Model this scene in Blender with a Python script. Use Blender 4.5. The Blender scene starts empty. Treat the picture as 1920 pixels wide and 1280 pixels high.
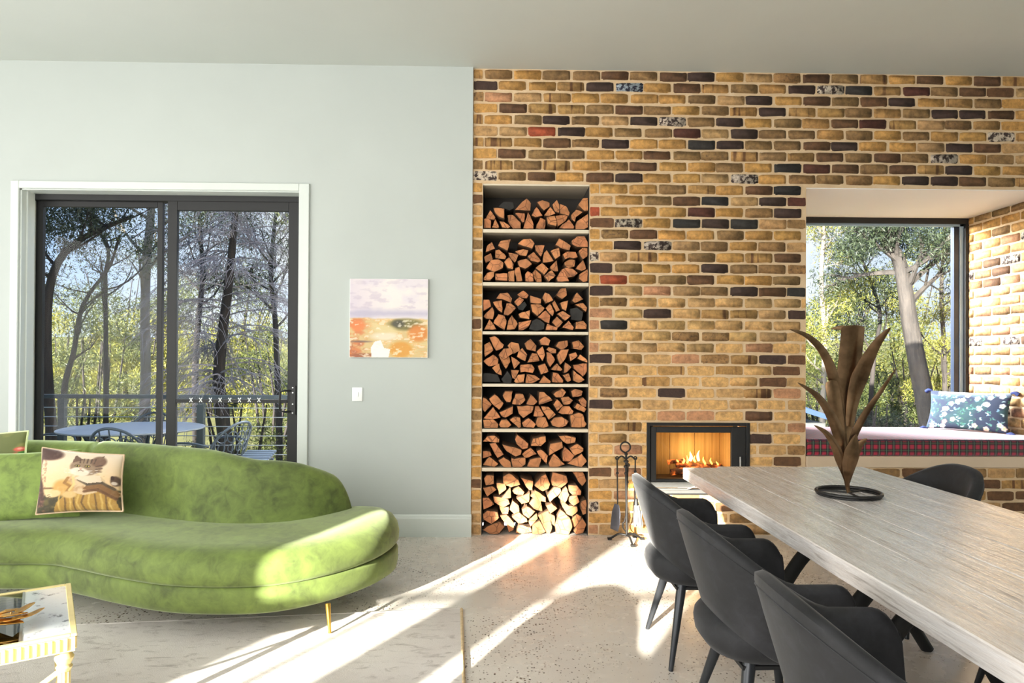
import bpy, bmesh, math, random
import numpy as np
from math import pi, sin, cos, radians, tan, atan2, hypot, sqrt
from mathutils import Vector, Matrix, noise

rng = random.Random(7)
nrg = np.random.default_rng(11)
sc = bpy.context.scene
COL = sc.collection

def S(r, g, b, k=1.0):
    f = lambda c: (c/255/12.92 if c/255 <= .04045 else ((c/255+.055)/1.055)**2.4)*k
    return (f(r), f(g), f(b), 1.0)

# ------------------------------------------------------------------ camera
FPX, YAW, PIT, ROL, SHY, CAMH = 1279.84, .020936, .0075618, .0053002, 26.534, 1.36
ROT = Matrix.Rotation(-YAW, 3, 'Z') @ Matrix.Rotation(pi/2+PIT, 3, 'X') @ Matrix.Rotation(ROL, 3, 'Z')
cam_d = bpy.data.cameras.new('camera'); cam = bpy.data.objects.new('camera', cam_d); COL.objects.link(cam)
cam.matrix_world = Matrix.Translation((0, 0, CAMH)) @ ROT.to_4x4()
cam_d.sensor_width = 36; cam_d.lens = 36*FPX/1920; cam_d.shift_y = SHY/1920
cam_d.clip_start = .02; cam_d.clip_end = 400
sc.camera = cam

def ray(px, py):
    return ROT @ Vector(((px-960)/FPX, -(py-640-SHY)/FPX, -1))
def at(px, py, Y):                       # point of the plane y = Y seen at that place
    d = ray(px, py); t = Y/d.y
    return Vector((d.x*t, Y, CAMH+d.z*t))
def atz(px, py, z):
    d = ray(px, py); t = (z-CAMH)/d.z
    return Vector((d.x*t, d.y*t, z))
def atx(px, py, X):
    d = ray(px, py); t = X/d.x
    return Vector((X, d.y*t, CAMH+d.z*t))

# ------------------------------------------------------------------ sky, sun, lights, exposure
world = bpy.data.worlds.new('sky'); sc.world = world; world.use_nodes = True
wn = world.node_tree.nodes; wl = world.node_tree.links; wn.clear()
w_out = wn.new('ShaderNodeOutputWorld'); w_bg = wn.new('ShaderNodeBackground')
w_tc = wn.new('ShaderNodeTexCoord'); w_sep = wn.new('ShaderNodeSeparateXYZ')
w_ramp = wn.new('ShaderNodeValToRGB'); w_noise = wn.new('ShaderNodeTexNoise'); w_mix = wn.new('ShaderNodeMix'); w_mix.data_type = 'RGBA'
w_cr = wn.new('ShaderNodeValToRGB')
wl.new(w_tc.outputs['Generated'], w_sep.inputs[0]); wl.new(w_sep.outputs['Z'], w_ramp.inputs[0])
e = w_ramp.color_ramp.elements
e[0].position = 0.0; e[0].color = (.74, .84, .97, 1)
e[1].position = .6; e[1].color = (.16, .34, .78, 1)
n_ = w_ramp.color_ramp.elements.new(.16); n_.color = (.46, .66, .99, 1)
w_noise.inputs['Scale'].default_value = 3.2; w_noise.inputs['Detail'].default_value = 6
wl.new(w_tc.outputs['Generated'], w_noise.inputs['Vector'])
w_cr.color_ramp.elements[0].position = .52; w_cr.color_ramp.elements[1].position = .68
wl.new(w_noise.outputs['Fac'], w_cr.inputs[0]); wl.new(w_cr.outputs[0], w_mix.inputs['Factor'])
wl.new(w_ramp.outputs[0], w_mix.inputs['A']); w_mix.inputs['B'].default_value = (.95, .96, .98, 1)
wl.new(w_mix.outputs['Result'], w_bg.inputs['Color']); w_bg.inputs['Strength'].default_value = 1.1
wl.new(w_bg.outputs[0], w_out.inputs[0])

SUN_T, SUN_AZ = .29, .554                 # rise per metre of depth, sideways per metre of depth
sun_d = bpy.data.lights.new('sun', 'SUN'); sun = bpy.data.objects.new('sun', sun_d); COL.objects.link(sun)
sun_d.energy = 34.0; sun_d.angle = radians(.53); sun_d.color = (1, .93, .82)
sun.rotation_euler = Vector((SUN_AZ, 1, -SUN_T)).to_track_quat('-Z', 'Y').to_euler(); sun.location = (-4, -6, 6)

def area(name, loc, target, sx, sy, power, color=(1, 1, 1)):
    d = bpy.data.lights.new(name, 'AREA'); o = bpy.data.objects.new(name, d); COL.objects.link(o)
    d.shape = 'RECTANGLE'; d.size = sx; d.size_y = sy; d.energy = power; d.color = color
    o.location = loc; o.rotation_euler = (Vector(target)-Vector(loc)).to_track_quat('-Z', 'Y').to_euler()
    return o
area('fill_lamp_left', (-5.7, 1.0, 1.7), (0, 1.8, 2.1), 5.0, 2.6, 230, (1, .985, .96))  # added fill panel inside the solid left wall, standing in for daylight
area('fill_lamp_rear', (-1.6, -2.2, 2.3), (-.4, 4, 1.5), 5.0, 2.2, 290, (1, .98, .95))  # added fill panel behind the viewer, lifting the room's brightness
area('fill_lamp_bay', (-.2, 8.3, 3.7), (4.3, 5.8, 1.4), 3.0, 1.8, 4200, (.97, .98, 1))  # added lamp outside the bay, out of view, brightening reveal and bench
area('fill_lamp_deck', (-3.4, 7.6, 4.8), (-2.6, 5.2, 1.0), 3.4, 1.6, 70, (.95, .98, 1))  # added lamp above the deck, out of view, brightening the door side

sc.view_settings.view_transform = 'Standard'; sc.view_settings.look = 'None'
sc.view_settings.gamma = 1; sc.view_settings.use_curve_mapping = False
sc.view_settings.exposure = 0.1

# ------------------------------------------------------------------ mesh helpers
class MB:
    def __init__(s): s.v = []; s.f = []; s.m = []
    def add(s, vs, fs, mi=0):
        o = len(s.v); s.v += [tuple(p) for p in vs]
        for f in fs: s.f.append(tuple(i+o for i in f)); s.m.append(mi)
        return s
    def box(s, a, b, mi=0):
        x0, y0, z0 = a; x1, y1, z1 = b
        return s.add([(x0,y0,z0),(x1,y0,z0),(x1,y1,z0),(x0,y1,z0),(x0,y0,z1),(x1,y0,z1),(x1,y1,z1),(x0,y1,z1)],
                     [(0,3,2,1),(4,5,6,7),(0,1,5,4),(1,2,6,5),(2,3,7,6),(3,0,4,7)], mi)
    def obox(s, c, ax, ay, az, mi=0):         # oriented box: centre and half vectors
        c, ax, ay, az = map(Vector, (c, ax, ay, az)); vs = []
        for k in (-1, 1):
            for i, j in ((-1,-1),(1,-1),(1,1),(-1,1)): vs.append(c+ax*i+ay*j+az*k)
        return s.add(vs, [(0,3,2,1),(4,5,6,7),(0,1,5,4),(1,2,6,5),(2,3,7,6),(3,0,4,7)], mi)
    def rings(s, R, mi=0, cap0=True, cap1=True, loop=False):
        n = len(R[0]); o = len(s.v); vs = [p for r in R for p in r]; fs = []
        k = len(R)
        for i in range(k if loop else k-1):
            a = i*n; b = ((i+1) % k)*n
            for j in range(n):
                j2 = (j+1) % n; fs.append((a+j, a+j2, b+j2, b+j))
        if not loop:
            if cap0: fs.append(tuple(range(n-1, -1, -1)))
            if cap1: fs.append(tuple((k-1)*n+j for j in range(n)))
        return s.add(vs, fs, mi)
    def tube(s, pts, rad, n=8, mi=0, flat=1.0, loop=False, cap=True):
        P = [Vector(p) for p in pts]; k = len(P)
        if not hasattr(rad, '__len__'): rad = [rad]*k
        T = []
        for i in range(k):
            if loop: t = P[(i+1) % k]-P[i-1]
            else: t = P[min(i+1, k-1)]-P[max(i-1, 0)]
            T.append(t.normalized() if t.length > 1e-9 else Vector((0, 0, 1)))
        up = Vector((0, 0, 1)) if abs(T[0].z) < .9 else Vector((1, 0, 0))
        N = (up-T[0]*up.dot(T[0])).normalized(); R = []
        for i in range(k):
            N = N-T[i]*N.dot(T[i])
            N = N.normalized() if N.length > 1e-6 else Vector((1, 0, 0))
            B = T[i].cross(N)
            R.append([P[i]+(N*cos(2*pi*j/n)+B*sin(2*pi*j/n)*flat)*rad[i] for j in range(n)])
        return s.rings(R, mi, cap, cap, loop)
    def lathe(s, prof, c, n=16, mi=0):
        c = Vector(c)
        return s.rings([[c+Vector((r*cos(2*pi*j/n), r*sin(2*pi*j/n), z)) for j in range(n)] for r, z in prof], mi)
    def build(s, name, mats, parent=None, smooth=None, bevel=0, kind=None, origin=None, seg=1, **props):
        me = bpy.data.meshes.new(name)
        org = Vector((0, 0, 0))
        if parent is None and s.v:
            if origin is not None: org = Vector(origin)
            else:
                A = np.array(s.v); org = Vector(((A[:,0].min()+A[:,0].max())/2, (A[:,1].min()+A[:,1].max())/2, A[:,2].min()))
        me.from_pydata([(x-org.x, y-org.y, z-org.z) for x, y, z in s.v], [], s.f)
        if not isinstance(mats, (list, tuple)): mats = [mats]
        for m in mats: me.materials.append(m)
        if len(mats) > 1: me.polygons.foreach_set('material_index', s.m)
        bm = bmesh.new(); bm.from_mesh(me)
        bmesh.ops.recalc_face_normals(bm, faces=bm.faces)
        if bevel: bmesh.ops.bevel(bm, geom=list(bm.edges), offset=bevel, segments=seg, affect='EDGES', profile=.5, clamp_overlap=True)
        bm.to_mesh(me); bm.free()
        if smooth is not None:
            me.polygons.foreach_set('use_smooth', [True]*len(me.polygons))
            if smooth < 179: me.set_sharp_from_angle(angle=radians(smooth))
        return link(name, me, parent, org, kind, **props)

def link(name, me, parent=None, loc=(0, 0, 0), kind=None, **props):
    o = bpy.data.objects.new(name, me); COL.objects.link(o); o.location = loc
    if parent is not None:
        o.parent = parent; o.matrix_parent_inverse = WORLD_INV[parent.name]
    WORLD_INV[o.name] = (WORLD_INV[parent.name] if False else Matrix.Translation(-Vector(loc))) if parent is None else Matrix.Identity(4)
    if kind: o['kind'] = kind
    for k, v in props.items(): o[k] = v
    return o
WORLD_INV = {}
def thing(name, label, cat, loc=(0, 0, 0), group=None):
    o = bpy.data.objects.new(name, None); COL.objects.link(o); o.location = loc; o.empty_display_size = .1
    WORLD_INV[o.name] = Matrix.Translation(-Vector(loc))
    return tag(o, label, cat, group)
def tag(o, label, cat, group=None):
    o['label'] = label; o['category'] = cat
    if group: o['group'] = group
    return o
def dup(root, loc, rotz=0, label=None, group=None):
    r = root.copy(); COL.objects.link(r); r.location = loc; r.rotation_euler = (0, 0, rotz)
    if label: r['label'] = label
    if group: r['group'] = group
    for ch in root.children:
        c = ch.copy(); COL.objects.link(c); c.parent = r
        for g in ch.children:
            d = g.copy(); COL.objects.link(d); d.parent = c
    return r
def catmull(P, n=8, closed=False):
    P = [Vector(p) for p in P]; out = []; k = len(P)
    g = (lambda i: P[i % k]) if closed else (lambda i: P[max(0, min(k-1, i))])
    for i in range(k if closed else k-1):
        a, b, c, d = g(i-1), g(i), g(i+1), g(i+2)
        for j in range(n):
            t = j/n
            out.append(.5*((2*b)+(c-a)*t+(2*a-5*b+4*c-d)*t*t+(3*b-a-3*c+d)*t**3))
    if not closed: out.append(P[-1].copy())
    return out
def offs(P, d):                            # offset a closed ccw outline outwards by d
    k = len(P); out = []
    for i in range(k):
        t = P[(i+1) % k]-P[i-1]; t = Vector((t.x, t.y))
        nrm = Vector((t.y, -t.x)).normalized() if t.length > 1e-9 else Vector((0, 0))
        out.append((P[i].x+nrm.x*d, P[i].y+nrm.y*d))
    return out
def lerp(a, b, t): return a+(b-a)*t
def sstep(a, b, x):
    t = min(1, max(0, (x-a)/(b-a))); return t*t*(3-2*t)

# ------------------------------------------------------------------ materials
class NT:
    def __init__(s, name):
        s.mat = bpy.data.materials.new(name); s.mat.use_nodes = True
        s.t = s.mat.node_tree; s.n = s.t.nodes; s.l = s.t.links
        s.b = s.n['Principled BSDF']
        s.tc = s.n.new('ShaderNodeTexCoord')
    def lk(s, a, b): s.l.new(a, b)
    def vec(s, kind='Object', scale=(1, 1, 1), rnd=False, loc=(0, 0, 0)):
        if kind == 'World':
            g = s.n.new('ShaderNodeNewGeometry'); src = g.outputs['Position']
        else: src = s.tc.outputs[kind]
        m = s.n.new('ShaderNodeMapping'); m.inputs['Scale'].default_value = scale; m.inputs['Location'].default_value = loc
        s.lk(src, m.inputs[0])
        if rnd:
            oi = s.n.new('ShaderNodeObjectInfo'); mu = s.n.new('ShaderNodeMath'); mu.operation = 'MULTIPLY'; mu.inputs[1].default_value = 37
            s.lk(oi.outputs['Random'], mu.inputs[0]); s.lk(mu.outputs[0], m.inputs['Location'])
        return m.outputs[0]
    def noise(s, v, scale, detail=3, rough=.55, dist=0):
        n = s.n.new('ShaderNodeTexNoise'); n.inputs['Scale'].default_value = scale; n.inputs['Detail'].default_value = detail
        n.inputs['Roughness'].default_value = rough; n.inputs['Distortion'].default_value = dist
        s.lk(v, n.inputs['Vector']); return n.outputs['Fac']
    def ramp(s, fac, stops, interp='LINEAR'):
        r = s.n.new('ShaderNodeValToRGB'); r.color_ramp.interpolation = interp; el = r.color_ramp.elements
        while len(el) > 1: el.remove(el[-1])
        for i, (p, c) in enumerate(stops):
            x = el[0] if i == 0 else el.new(p)
            x.position = p; x.color = c if hasattr(c, '__len__') else (c, c, c, 1)
        s.lk(fac, r.inputs[0]); return r.outputs[0]
    def mix(s, fac, a, b, mode='MIX'):
        m = s.n.new('ShaderNodeMix'); m.data_type = 'RGBA'; m.blend_type = mode
        for sock, val in ((m.inputs['Factor'], fac), (m.inputs['A'], a), (m.inputs['B'], b)):
            if hasattr(val, 'is_output'): s.lk(val, sock)
            else: sock.default_value = val
        return m.outputs['Result']
    def math(s, op, a, b=0.0):
        m = s.n.new('ShaderNodeMath'); m.operation = op
        for i, val in enumerate((a, b)):
            if hasattr(val, 'is_output'): s.lk(val, m.inputs[i])
            else: m.inputs[i].default_value = val
        return m.outputs[0]
    def bump(s, h, strength=.4, dist=.002):
        b = s.n.new('ShaderNodeBump'); b.inputs['Strength'].default_value = strength; b.inputs['Distance'].default_value = dist
        s.lk(h, b.inputs['Height']); s.lk(b.outputs[0], s.b.inputs['Normal']); return s
    def set(s, col=None, rough=None, metal=None, **kw):
        for key, val in (('Base Color', col), ('Roughness', rough), ('Metallic', metal)):
            if val is None: continue
            if hasattr(val, 'is_output'): s.lk(val, s.b.inputs[key])
            else: s.b.inputs[key].default_value = val
        for k, val in kw.items(): s.b.inputs[k.replace('_', ' ')].default_value = val
        return s
def plain(name, col, rough=.5, metal=0, var=.12, scale=6, bump=0, bscale=60, kind='Object', rnd=True, **kw):
    t = NT(name); v = t.vec(kind, rnd=rnd)
    f = t.noise(v, scale, 4)
    d = [c*(1-var) for c in col[:3]]+[1]; l = [min(1, c*(1+var)) for c in col[:3]]+[1]
    t.set(t.ramp(f, [(.3, d), (.7, l)]), rough, metal, **kw)
    if bump: t.bump(t.noise(v, bscale, 4), bump, .003)
    return t.mat
def glass_mat(name, tint=(1, 1, 1, 1), rough=.0, refl=.5):
    t = NT(name); t.n.remove(t.b)
    out = [x for x in t.n if x.type == 'OUTPUT_MATERIAL'][0]
    tr = t.n.new('ShaderNodeBsdfTransparent'); tr.inputs[0].default_value = tint
    gl = t.n.new('ShaderNodeBsdfGlossy'); gl.inputs['Roughness'].default_value = rough
    fr = t.n.new('ShaderNodeFresnel'); fr.inputs['IOR'].default_value = 1.5
    m = t.math('MULTIPLY', fr.outputs[0], refl); mx = t.n.new('ShaderNodeMixShader')
    t.lk(m, mx.inputs[0]); t.lk(tr.outputs[0], mx.inputs[1]); t.lk(gl.outputs[0], mx.inputs[2]); t.lk(mx.outputs[0], out.inputs[0])
    return t.mat
def emit_mat(name, col, strength):
    t = NT(name); t.set(col, .8); t.b.inputs['Emission Color'].default_value = col; t.b.inputs['Emission Strength'].default_value = strength
    return t.mat
def attr_mat(name, rough=.7, bump=.15, bscale=250, sheen=0):
    t = NT(name); a = t.n.new('ShaderNodeAttribute'); a.attribute_name = 'Col'
    t.set(a.outputs['Color'], rough, 0)
    if sheen: t.b.inputs['Sheen Weight'].default_value = sheen
    t.bump(t.noise(t.vec('Object'), bscale, 4), bump, .002)
    return t.mat

MAT = {}
MAT['plaster'] = plain('painted_plaster', S(181, 187, 183), .62, var=.025, scale=1.5, bump=.04, bscale=180)
MAT['ceiling'] = plain('painted_ceiling', S(198, 203, 198), .7, var=.02, scale=1.2)
MAT['trim'] = plain('painted_trim', S(205, 211, 206), .38, var=.02, scale=2)
MAT['soffit'] = plain('white_soffit', S(232, 230, 228), .7, var=.015, scale=1)
MAT['white'] = plain('white_plastic', S(238, 240, 238), .35, var=.01)
MAT['black'] = plain('black_powdercoat', S(26, 26, 27), .6, var=.08, scale=9)
MAT['iron'] = plain('wrought_iron', S(38, 37, 37), .45, .35, var=.2, scale=25, bump=.25, bscale=90)
MAT['steel'] = plain('brushed_steel', S(190, 190, 188), .3, .9, var=.06, scale=20)
MAT['navy'] = plain('blue_black_frame', S(30, 40, 58), .4, .1, var=.1)
MAT['glass'] = glass_mat('window_glass', (.97, .985, .98, 1), 0, .16)

def floor_mat():
    t = NT('polished_concrete'); v = t.vec('World')
    base = t.ramp(t.noise(v, 1.3, 5, .6), [(.3, S(204, 195, 186)), (.7, S(222, 216, 208))])
    vo = t.n.new('ShaderNodeTexVoronoi'); vo.inputs['Scale'].default_value = 62; vo.inputs['Randomness'].default_value = 1; t.lk(v, vo.inputs['Vector'])
    pres = t.noise(v, 2.2, 2)
    thr = t.ramp(pres, [(.36, .12), (.64, .36)])
    m = t.math('LESS_THAN', vo.outputs['Distance'], thr)
    sep = t.n.new('ShaderNodeSeparateColor'); t.lk(vo.outputs['Color'], sep.inputs[0])
    pick = t.math('GREATER_THAN', sep.outputs[0], .48)
    m = t.math('MULTIPLY', m, pick)
    spot = t.ramp(sep.outputs[1], [(.0, S(58, 52, 48)), (.55, S(110, 98, 88)), (.9, S(150, 132, 116))])
    c = t.mix(m, base, spot)
    v2 = t.n.new('ShaderNodeTexVoronoi'); v2.inputs['Scale'].default_value = 190; t.lk(v, v2.inputs['Vector'])
    m2 = t.math('MULTIPLY', t.math('LESS_THAN', v2.outputs['Distance'], .2), t.ramp(pres, [(.35, .1), (.7, .75)]))
    c = t.mix(m2, c, S(140, 128, 118))
    t.set(c, t.ramp(t.noise(v, 5, 4), [(.3, .2), (.75, .34)]))
    return t.mat
MAT['floor'] = floor_mat()

def mortar_mat():
    t = NT('lime_mortar'); v = t.vec('World')
    c = t.ramp(t.noise(v, 9, 6, .7), [(.25, S(200, 170, 132)), (.55, S(213, 186, 150)), (.8, S(226, 204, 174))])
    t.set(c, .92).bump(t.noise(v, 120, 5), .6, .004)
    return t.mat
MAT['mortar'] = mortar_mat()
BR = {'l': (208, 168, 112), 'q': (190, 154, 106), 'y': (194, 149, 86), 't': (184, 148, 103), 'o': (143, 113, 74), 'b': (106, 76, 52), 'd': (68, 51, 45), 'k': (50, 48, 47),
      'r': (166, 80, 52), 'm': (86, 50, 40), 'p': (184, 137, 104), 's': (174, 136, 84), 'n': (152, 118, 77), 'w': (206, 194, 180), 'u': (176, 190, 208)}
def brick_mat(k):
    c = BR[k]; t = NT('brick_'+{'l': 'pale', 'q': 'buff', 'y': 'yellow', 't': 'tan', 'o': 'olive', 'b': 'brown', 'd': 'dark', 'k': 'charcoal', 'r': 'red', 'm': 'maroon', 'p': 'pink',
                                's': 'striped', 'n': 'mottled', 'w': 'limewashed', 'u': 'glazed'}[k])
    v = t.vec('World')
    lo = S(*[x*.74 for x in c]); hi = S(*[min(255, x*1.14) for x in c])
    col = t.ramp(t.noise(v, 26, 5, .65), [(.28, lo), (.72, hi)])
    oi = t.n.new('ShaderNodeObjectInfo')
    tintc = t.ramp(oi.outputs['Random'], [(0, S(168, 164, 160)), (.35, S(196, 190, 184)), (.65, S(186, 186, 176)), (1, S(204, 194, 184))])
    col = t.mix(.9, col, tintc, 'MULTIPLY'); 
    col = t.mix(1.0, col, (1.7, 1.7, 1.7, 1), 'MULTIPLY')
    if k == 's':
        f = t.noise(t.vec('World', (1, 1, .06)), 24, 2, .5)
        col = t.mix(t.ramp(f, [(.57, 0), (.64, .85)]), col, S(88, 54, 34))
    if k in 'no':
        f = t.noise(v, 40, 4, .7)
        col = t.mix(t.ramp(f, [(.52, 0), (.66, .8 if k == 'n' else .35)]), col, S(78, 58, 44))
    if k in 'wu':
        f = t.noise(v, 30, 4, .7)
        col = t.mix(t.ramp(f, [(.46, 0), (.54, 1)]), col, S(60, 46, 42) if k == 'w' else S(44, 44, 62))
    pit = t.noise(v, 170, 3, .6)
    col = t.mix(t.ramp(pit, [(.26, .7), (.36, 0)]), col, S(70, 52, 38))
    t.set(col, .85).bump(t.noise(v, 95, 5, .7), .55, .004)
    return t.mat
for k in BR: MAT['brick_'+k] = brick_mat(k)

def velvet(name, c, dark=.62, light=1.25, sheen=.7, scale=3.2):
    t = NT(name); v = t.vec('Object', rnd=True)
    f = t.noise(v, scale, 6, .62, .6)
    g = t.noise(v, scale*5, 4, .6, .8)
    ff = t.math('ADD', t.math('MULTIPLY', f, .6), t.math('MULTIPLY', g, .4))
    t.set(t.ramp(ff, [(.36, S(*[x*dark for x in c])), (.5, S(*c)), (.66, S(*[min(255, x*light) for x in c]))]), .78)
    t.b.inputs['Sheen Weight'].default_value = sheen; t.b.inputs['Sheen Roughness'].default_value = .4
    t.b.inputs['Sheen Tint'].default_value = S(*[min(255, 150+x*.6) for x in c])
    t.bump(t.noise(v, 350, 2), .08, .001)
    return t.mat
MAT['green'] = velvet('green_velvet', (97, 113, 52), .74, 1.18, .6)
MAT['charcoal_velvet'] = velvet('charcoal_velvet', (30, 30, 33), .7, 1.5, .25, 4)
MAT['gold'] = plain('polished_gold', S(222, 176, 78), .28, .95, var=.06, scale=12)
MAT['gilt'] = plain('gilt_paint', S(236, 216, 152), .36, .3, var=.08, scale=14)
MAT['bronze'] = plain('patinated_bronze', S(132, 104, 78), .28, .95, var=.55, scale=9, bump=.15, bscale=60)

def wood_end_mat(name, c, dark):
    t = NT(name); v = t.vec('Object', rnd=True)
    n1 = t.noise(v, 14, 5, .65, .4)
    col = t.ramp(n1, [(.25, S(*[x*.72 for x in c])), (.5, S(*c)), (.78, S(*[min(255, x*1.18) for x in c]))])
    oi = t.n.new('ShaderNodeObjectInfo')
    col = t.mix(.55, col, t.ramp(oi.outputs['Random'], [(0, S(190, 150, 120)), (.5, S(255, 225, 190)), (1, S(235, 180, 160))]), 'MULTIPLY')
    vo = t.n.new('ShaderNodeTexVoronoi'); vo.feature = 'DISTANCE_TO_EDGE'; vo.inputs['Scale'].default_value = 9; t.lk(v, vo.inputs['Vector'])
    w = t.math('MULTIPLY', t.math('LESS_THAN', vo.outputs['Distance'], .018), .7)
    col = t.mix(w, col, S(*dark))
    t.set(col, .8).bump(t.noise(v, 90, 5), .5, .003)
    return t.mat
MAT['log_end'] = wood_end_mat('split_log_end', (196, 140, 96), (92, 54, 36))
MAT['log_bark'] = plain('log_bark', S(112, 82, 58), .9, var=.35, scale=18, bump=.6, bscale=40)
MAT['log_char'] = plain('charred_log', S(46, 44, 42), .85, var=.3, scale=16, bump=.5, bscale=60)
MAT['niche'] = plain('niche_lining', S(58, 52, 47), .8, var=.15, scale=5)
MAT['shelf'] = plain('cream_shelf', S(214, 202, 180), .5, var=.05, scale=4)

def table_mat():
    t = NT('limewashed_oak'); v = t.vec('Object', (9, .55, 9), rnd=True)
    f = t.noise(v, 3.0, 7, .68, .3); g = t.noise(t.vec('Object', (42, 1.6, 30), rnd=True), 3, 4, .6)
    col = t.ramp(f, [(.3, S(190, 180, 173)), (.5, S(211, 204, 200)), (.72, S(224, 220, 219))])
    col = t.mix(t.ramp(g, [(.30, .55), (.42, 0)]), col, S(108, 94, 82))
    t.set(col, t.ramp(g, [(.3, .42), (.6, .2)]))
    t.bump(t.math('ADD', f, t.math('MULTIPLY', g, .8)), .55, .0035)
    return t.mat
MAT['oak'] = table_mat()
MAT['bench_wood'] = plain('pale_timber', S(206, 184, 158), .5, var=.05, scale=3)
def tartan_mat():
    t = NT('red_tartan'); s3 = t.n.new('ShaderNodeSeparateXYZ'); t.lk(t.tc.outputs['Object'], s3.inputs[0])
    def band(sock, off):
        u = t.math('FRACT', t.math('ADD', t.math('MULTIPLY', sock, 1/.0585), off))
        return (t.ramp(u, [(0, 0), (.36, 0), (.37, 1), (.86, 1), (.87, 0)], 'CONSTANT'),
                t.ramp(u, [(0, 0), (.10, 1), (.16, 0), (.62, 0)], 'CONSTANT'), u)
    sz = t.math('ADD', s3.outputs['Z'], s3.outputs['Y'])
    bx, lx, ux = band(s3.outputs['X'], .1); bz, lz, uz = band(sz, .35)
    base = t.mix(bx, S(30, 20, 24), S(112, 18, 34)); base2 = t.mix(bz, S(22, 24, 22), S(112, 18, 34))
    c = t.mix(.5, base, base2)
    c = t.mix(t.math('MULTIPLY', bx, bz), c, S(164, 24, 52))
    c = t.mix(t.math('MULTIPLY', lx, .75), c, S(92, 140, 112)); c = t.mix(t.math('MULTIPLY', lz, .6), c, S(44, 104, 66))
    t.set(c, .8); t.b.inputs['Sheen Weight'].default_value = .6; t.b.inputs['Sheen Tint'].default_value = (.9, .85, .95, 1)
    t.bump(t.noise(t.vec('Object'), 400, 2), .1, .001)
    return t.mat
MAT['tartan'] = tartan_mat()
def rug_mat():
    t = NT('distressed_wool'); v = t.vec('Object')
    c = t.ramp(t.noise(v, 1.6, 5, .6), [(.3, S(204, 195, 190)), (.7, S(224, 218, 213))])
    f = t.noise(t.vec('Object', (7, 16, 7)), 1.3, 7, .74, .8)
    c = t.mix(t.ramp(f, [(.53, 0), (.66, .65)]), c, S(152, 141, 135))
    t.set(c, .95).bump(t.noise(v, 300, 3), .5, .004)
    return t.mat
MAT['rug'] = rug_mat()
MAT['rug_edge'] = plain('rug_binding', S(196, 172, 136), .9, var=.2, scale=40)
def bark(name, c, c2, sc_=3):
    t = NT(name); v = t.vec('Object', (1, 1, .22), rnd=True)
    t.set(t.ramp(t.noise(v, sc_*2, 6, .65), [(.3, S(*c)), (.7, S(*c2))]), .9).bump(t.noise(v, sc_*8, 4), .6, .03)
    return t.mat
MAT['bark_grey'] = bark('grey_gum_bark', (38, 35, 34), (74, 68, 64))
MAT['bark_dark'] = bark('dark_bark', (30, 27, 27), (58, 52, 50))
MAT['bark_pale'] = bark('pale_gum_bark', (104, 96, 88), (152, 143, 130))
MAT['twig'] = bark('bare_grey_twigs', (112, 109, 117), (164, 161, 170))
def leaf(name, c, c2, trans=.35):
    t = NT(name); oi = t.n.new('ShaderNodeNewGeometry')
    col = t.ramp(oi.outputs['Random Per Island'], [(0, S(*c)), (1, S(*c2))])
    out = [x for x in t.n if x.type == 'OUTPUT_MATERIAL'][0]
    t.set(col, .55); tl = t.n.new('ShaderNodeBsdfTranslucent'); t.lk(col, tl.inputs[0])
    mx = t.n.new('ShaderNodeMixShader'); mx.inputs[0].default_value = trans
    t.lk(t.b.outputs[0], mx.inputs[1]); t.lk(tl.outputs[0], mx.inputs[2]); t.lk(mx.outputs[0], out.inputs[0])
    return t.mat
MAT['leaf_dark'] = leaf('dark_gum_leaves', (34, 44, 36), (72, 84, 58))
MAT['leaf_mid'] = leaf('green_gum_leaves', (48, 60, 34), (98, 106, 54))
MAT['leaf_yellow'] = leaf('sunlit_yellow_leaves', (96, 102, 40), (150, 146, 66))
MAT['grass'] = plain('hillside_grass', S(104, 104, 58), .95, var=.3, scale=.5, kind='World')
MAT['deck'] = plain('grey_deck_boards', S(128, 126, 124), .7, var=.15, scale=3)
MAT['bluepaint'] = plain('blue_outdoor_paint', S(70, 80, 92), .45, .2, var=.12, scale=12)
MAT['bluetop'] = plain('pale_blue_paint', S(150, 160, 174), .4, var=.05, scale=5)
MAT['rail'] = plain('dark_slate_paint', S(58, 68, 76), .5, var=.08)
MAT['wire'] = plain('stainless_wire', S(210, 212, 212), .3, .8, var=.03)
MAT['roofblue'] = plain('blue_metal_roof', S(112, 138, 182), .5, .3, var=.08)
# ------------------------------------------------------------------ room shell
D = 5.333                                   # brick wall plane
XP = at(885.5, 500, D).x                    # right edge of the plastered wall
ZC = at(890, 128.5, D).z                    # ceiling
NX0, NX1 = at(904, 650, D).x, at(1104, 650, D).x; NZ1 = at(1004, 345, D).z     # log niche
FX0, FX1 = at(1213, 860, D).x, at(1404, 860, D).x; FZ0, FZ1 = at(1300, 927, D).z, at(1300, 793, D).z
BX0 = at(1511, 600, D).x; BZ1 = at(1700, 353.5, D).z; BZ0 = at(1600, 855, D).z     # bay opening
WY = 6.41                                   # bay window plane
RX = at(1813, 500, WY).x                    # right reveal
DXL, DXR, DZT = at(41, 600, D).x, at(567, 600, D).x, at(300, 358, D).z           # door opening
LX, RXX, FY = -6.2, 5.3, -2.5
KS = 'structure'

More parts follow.
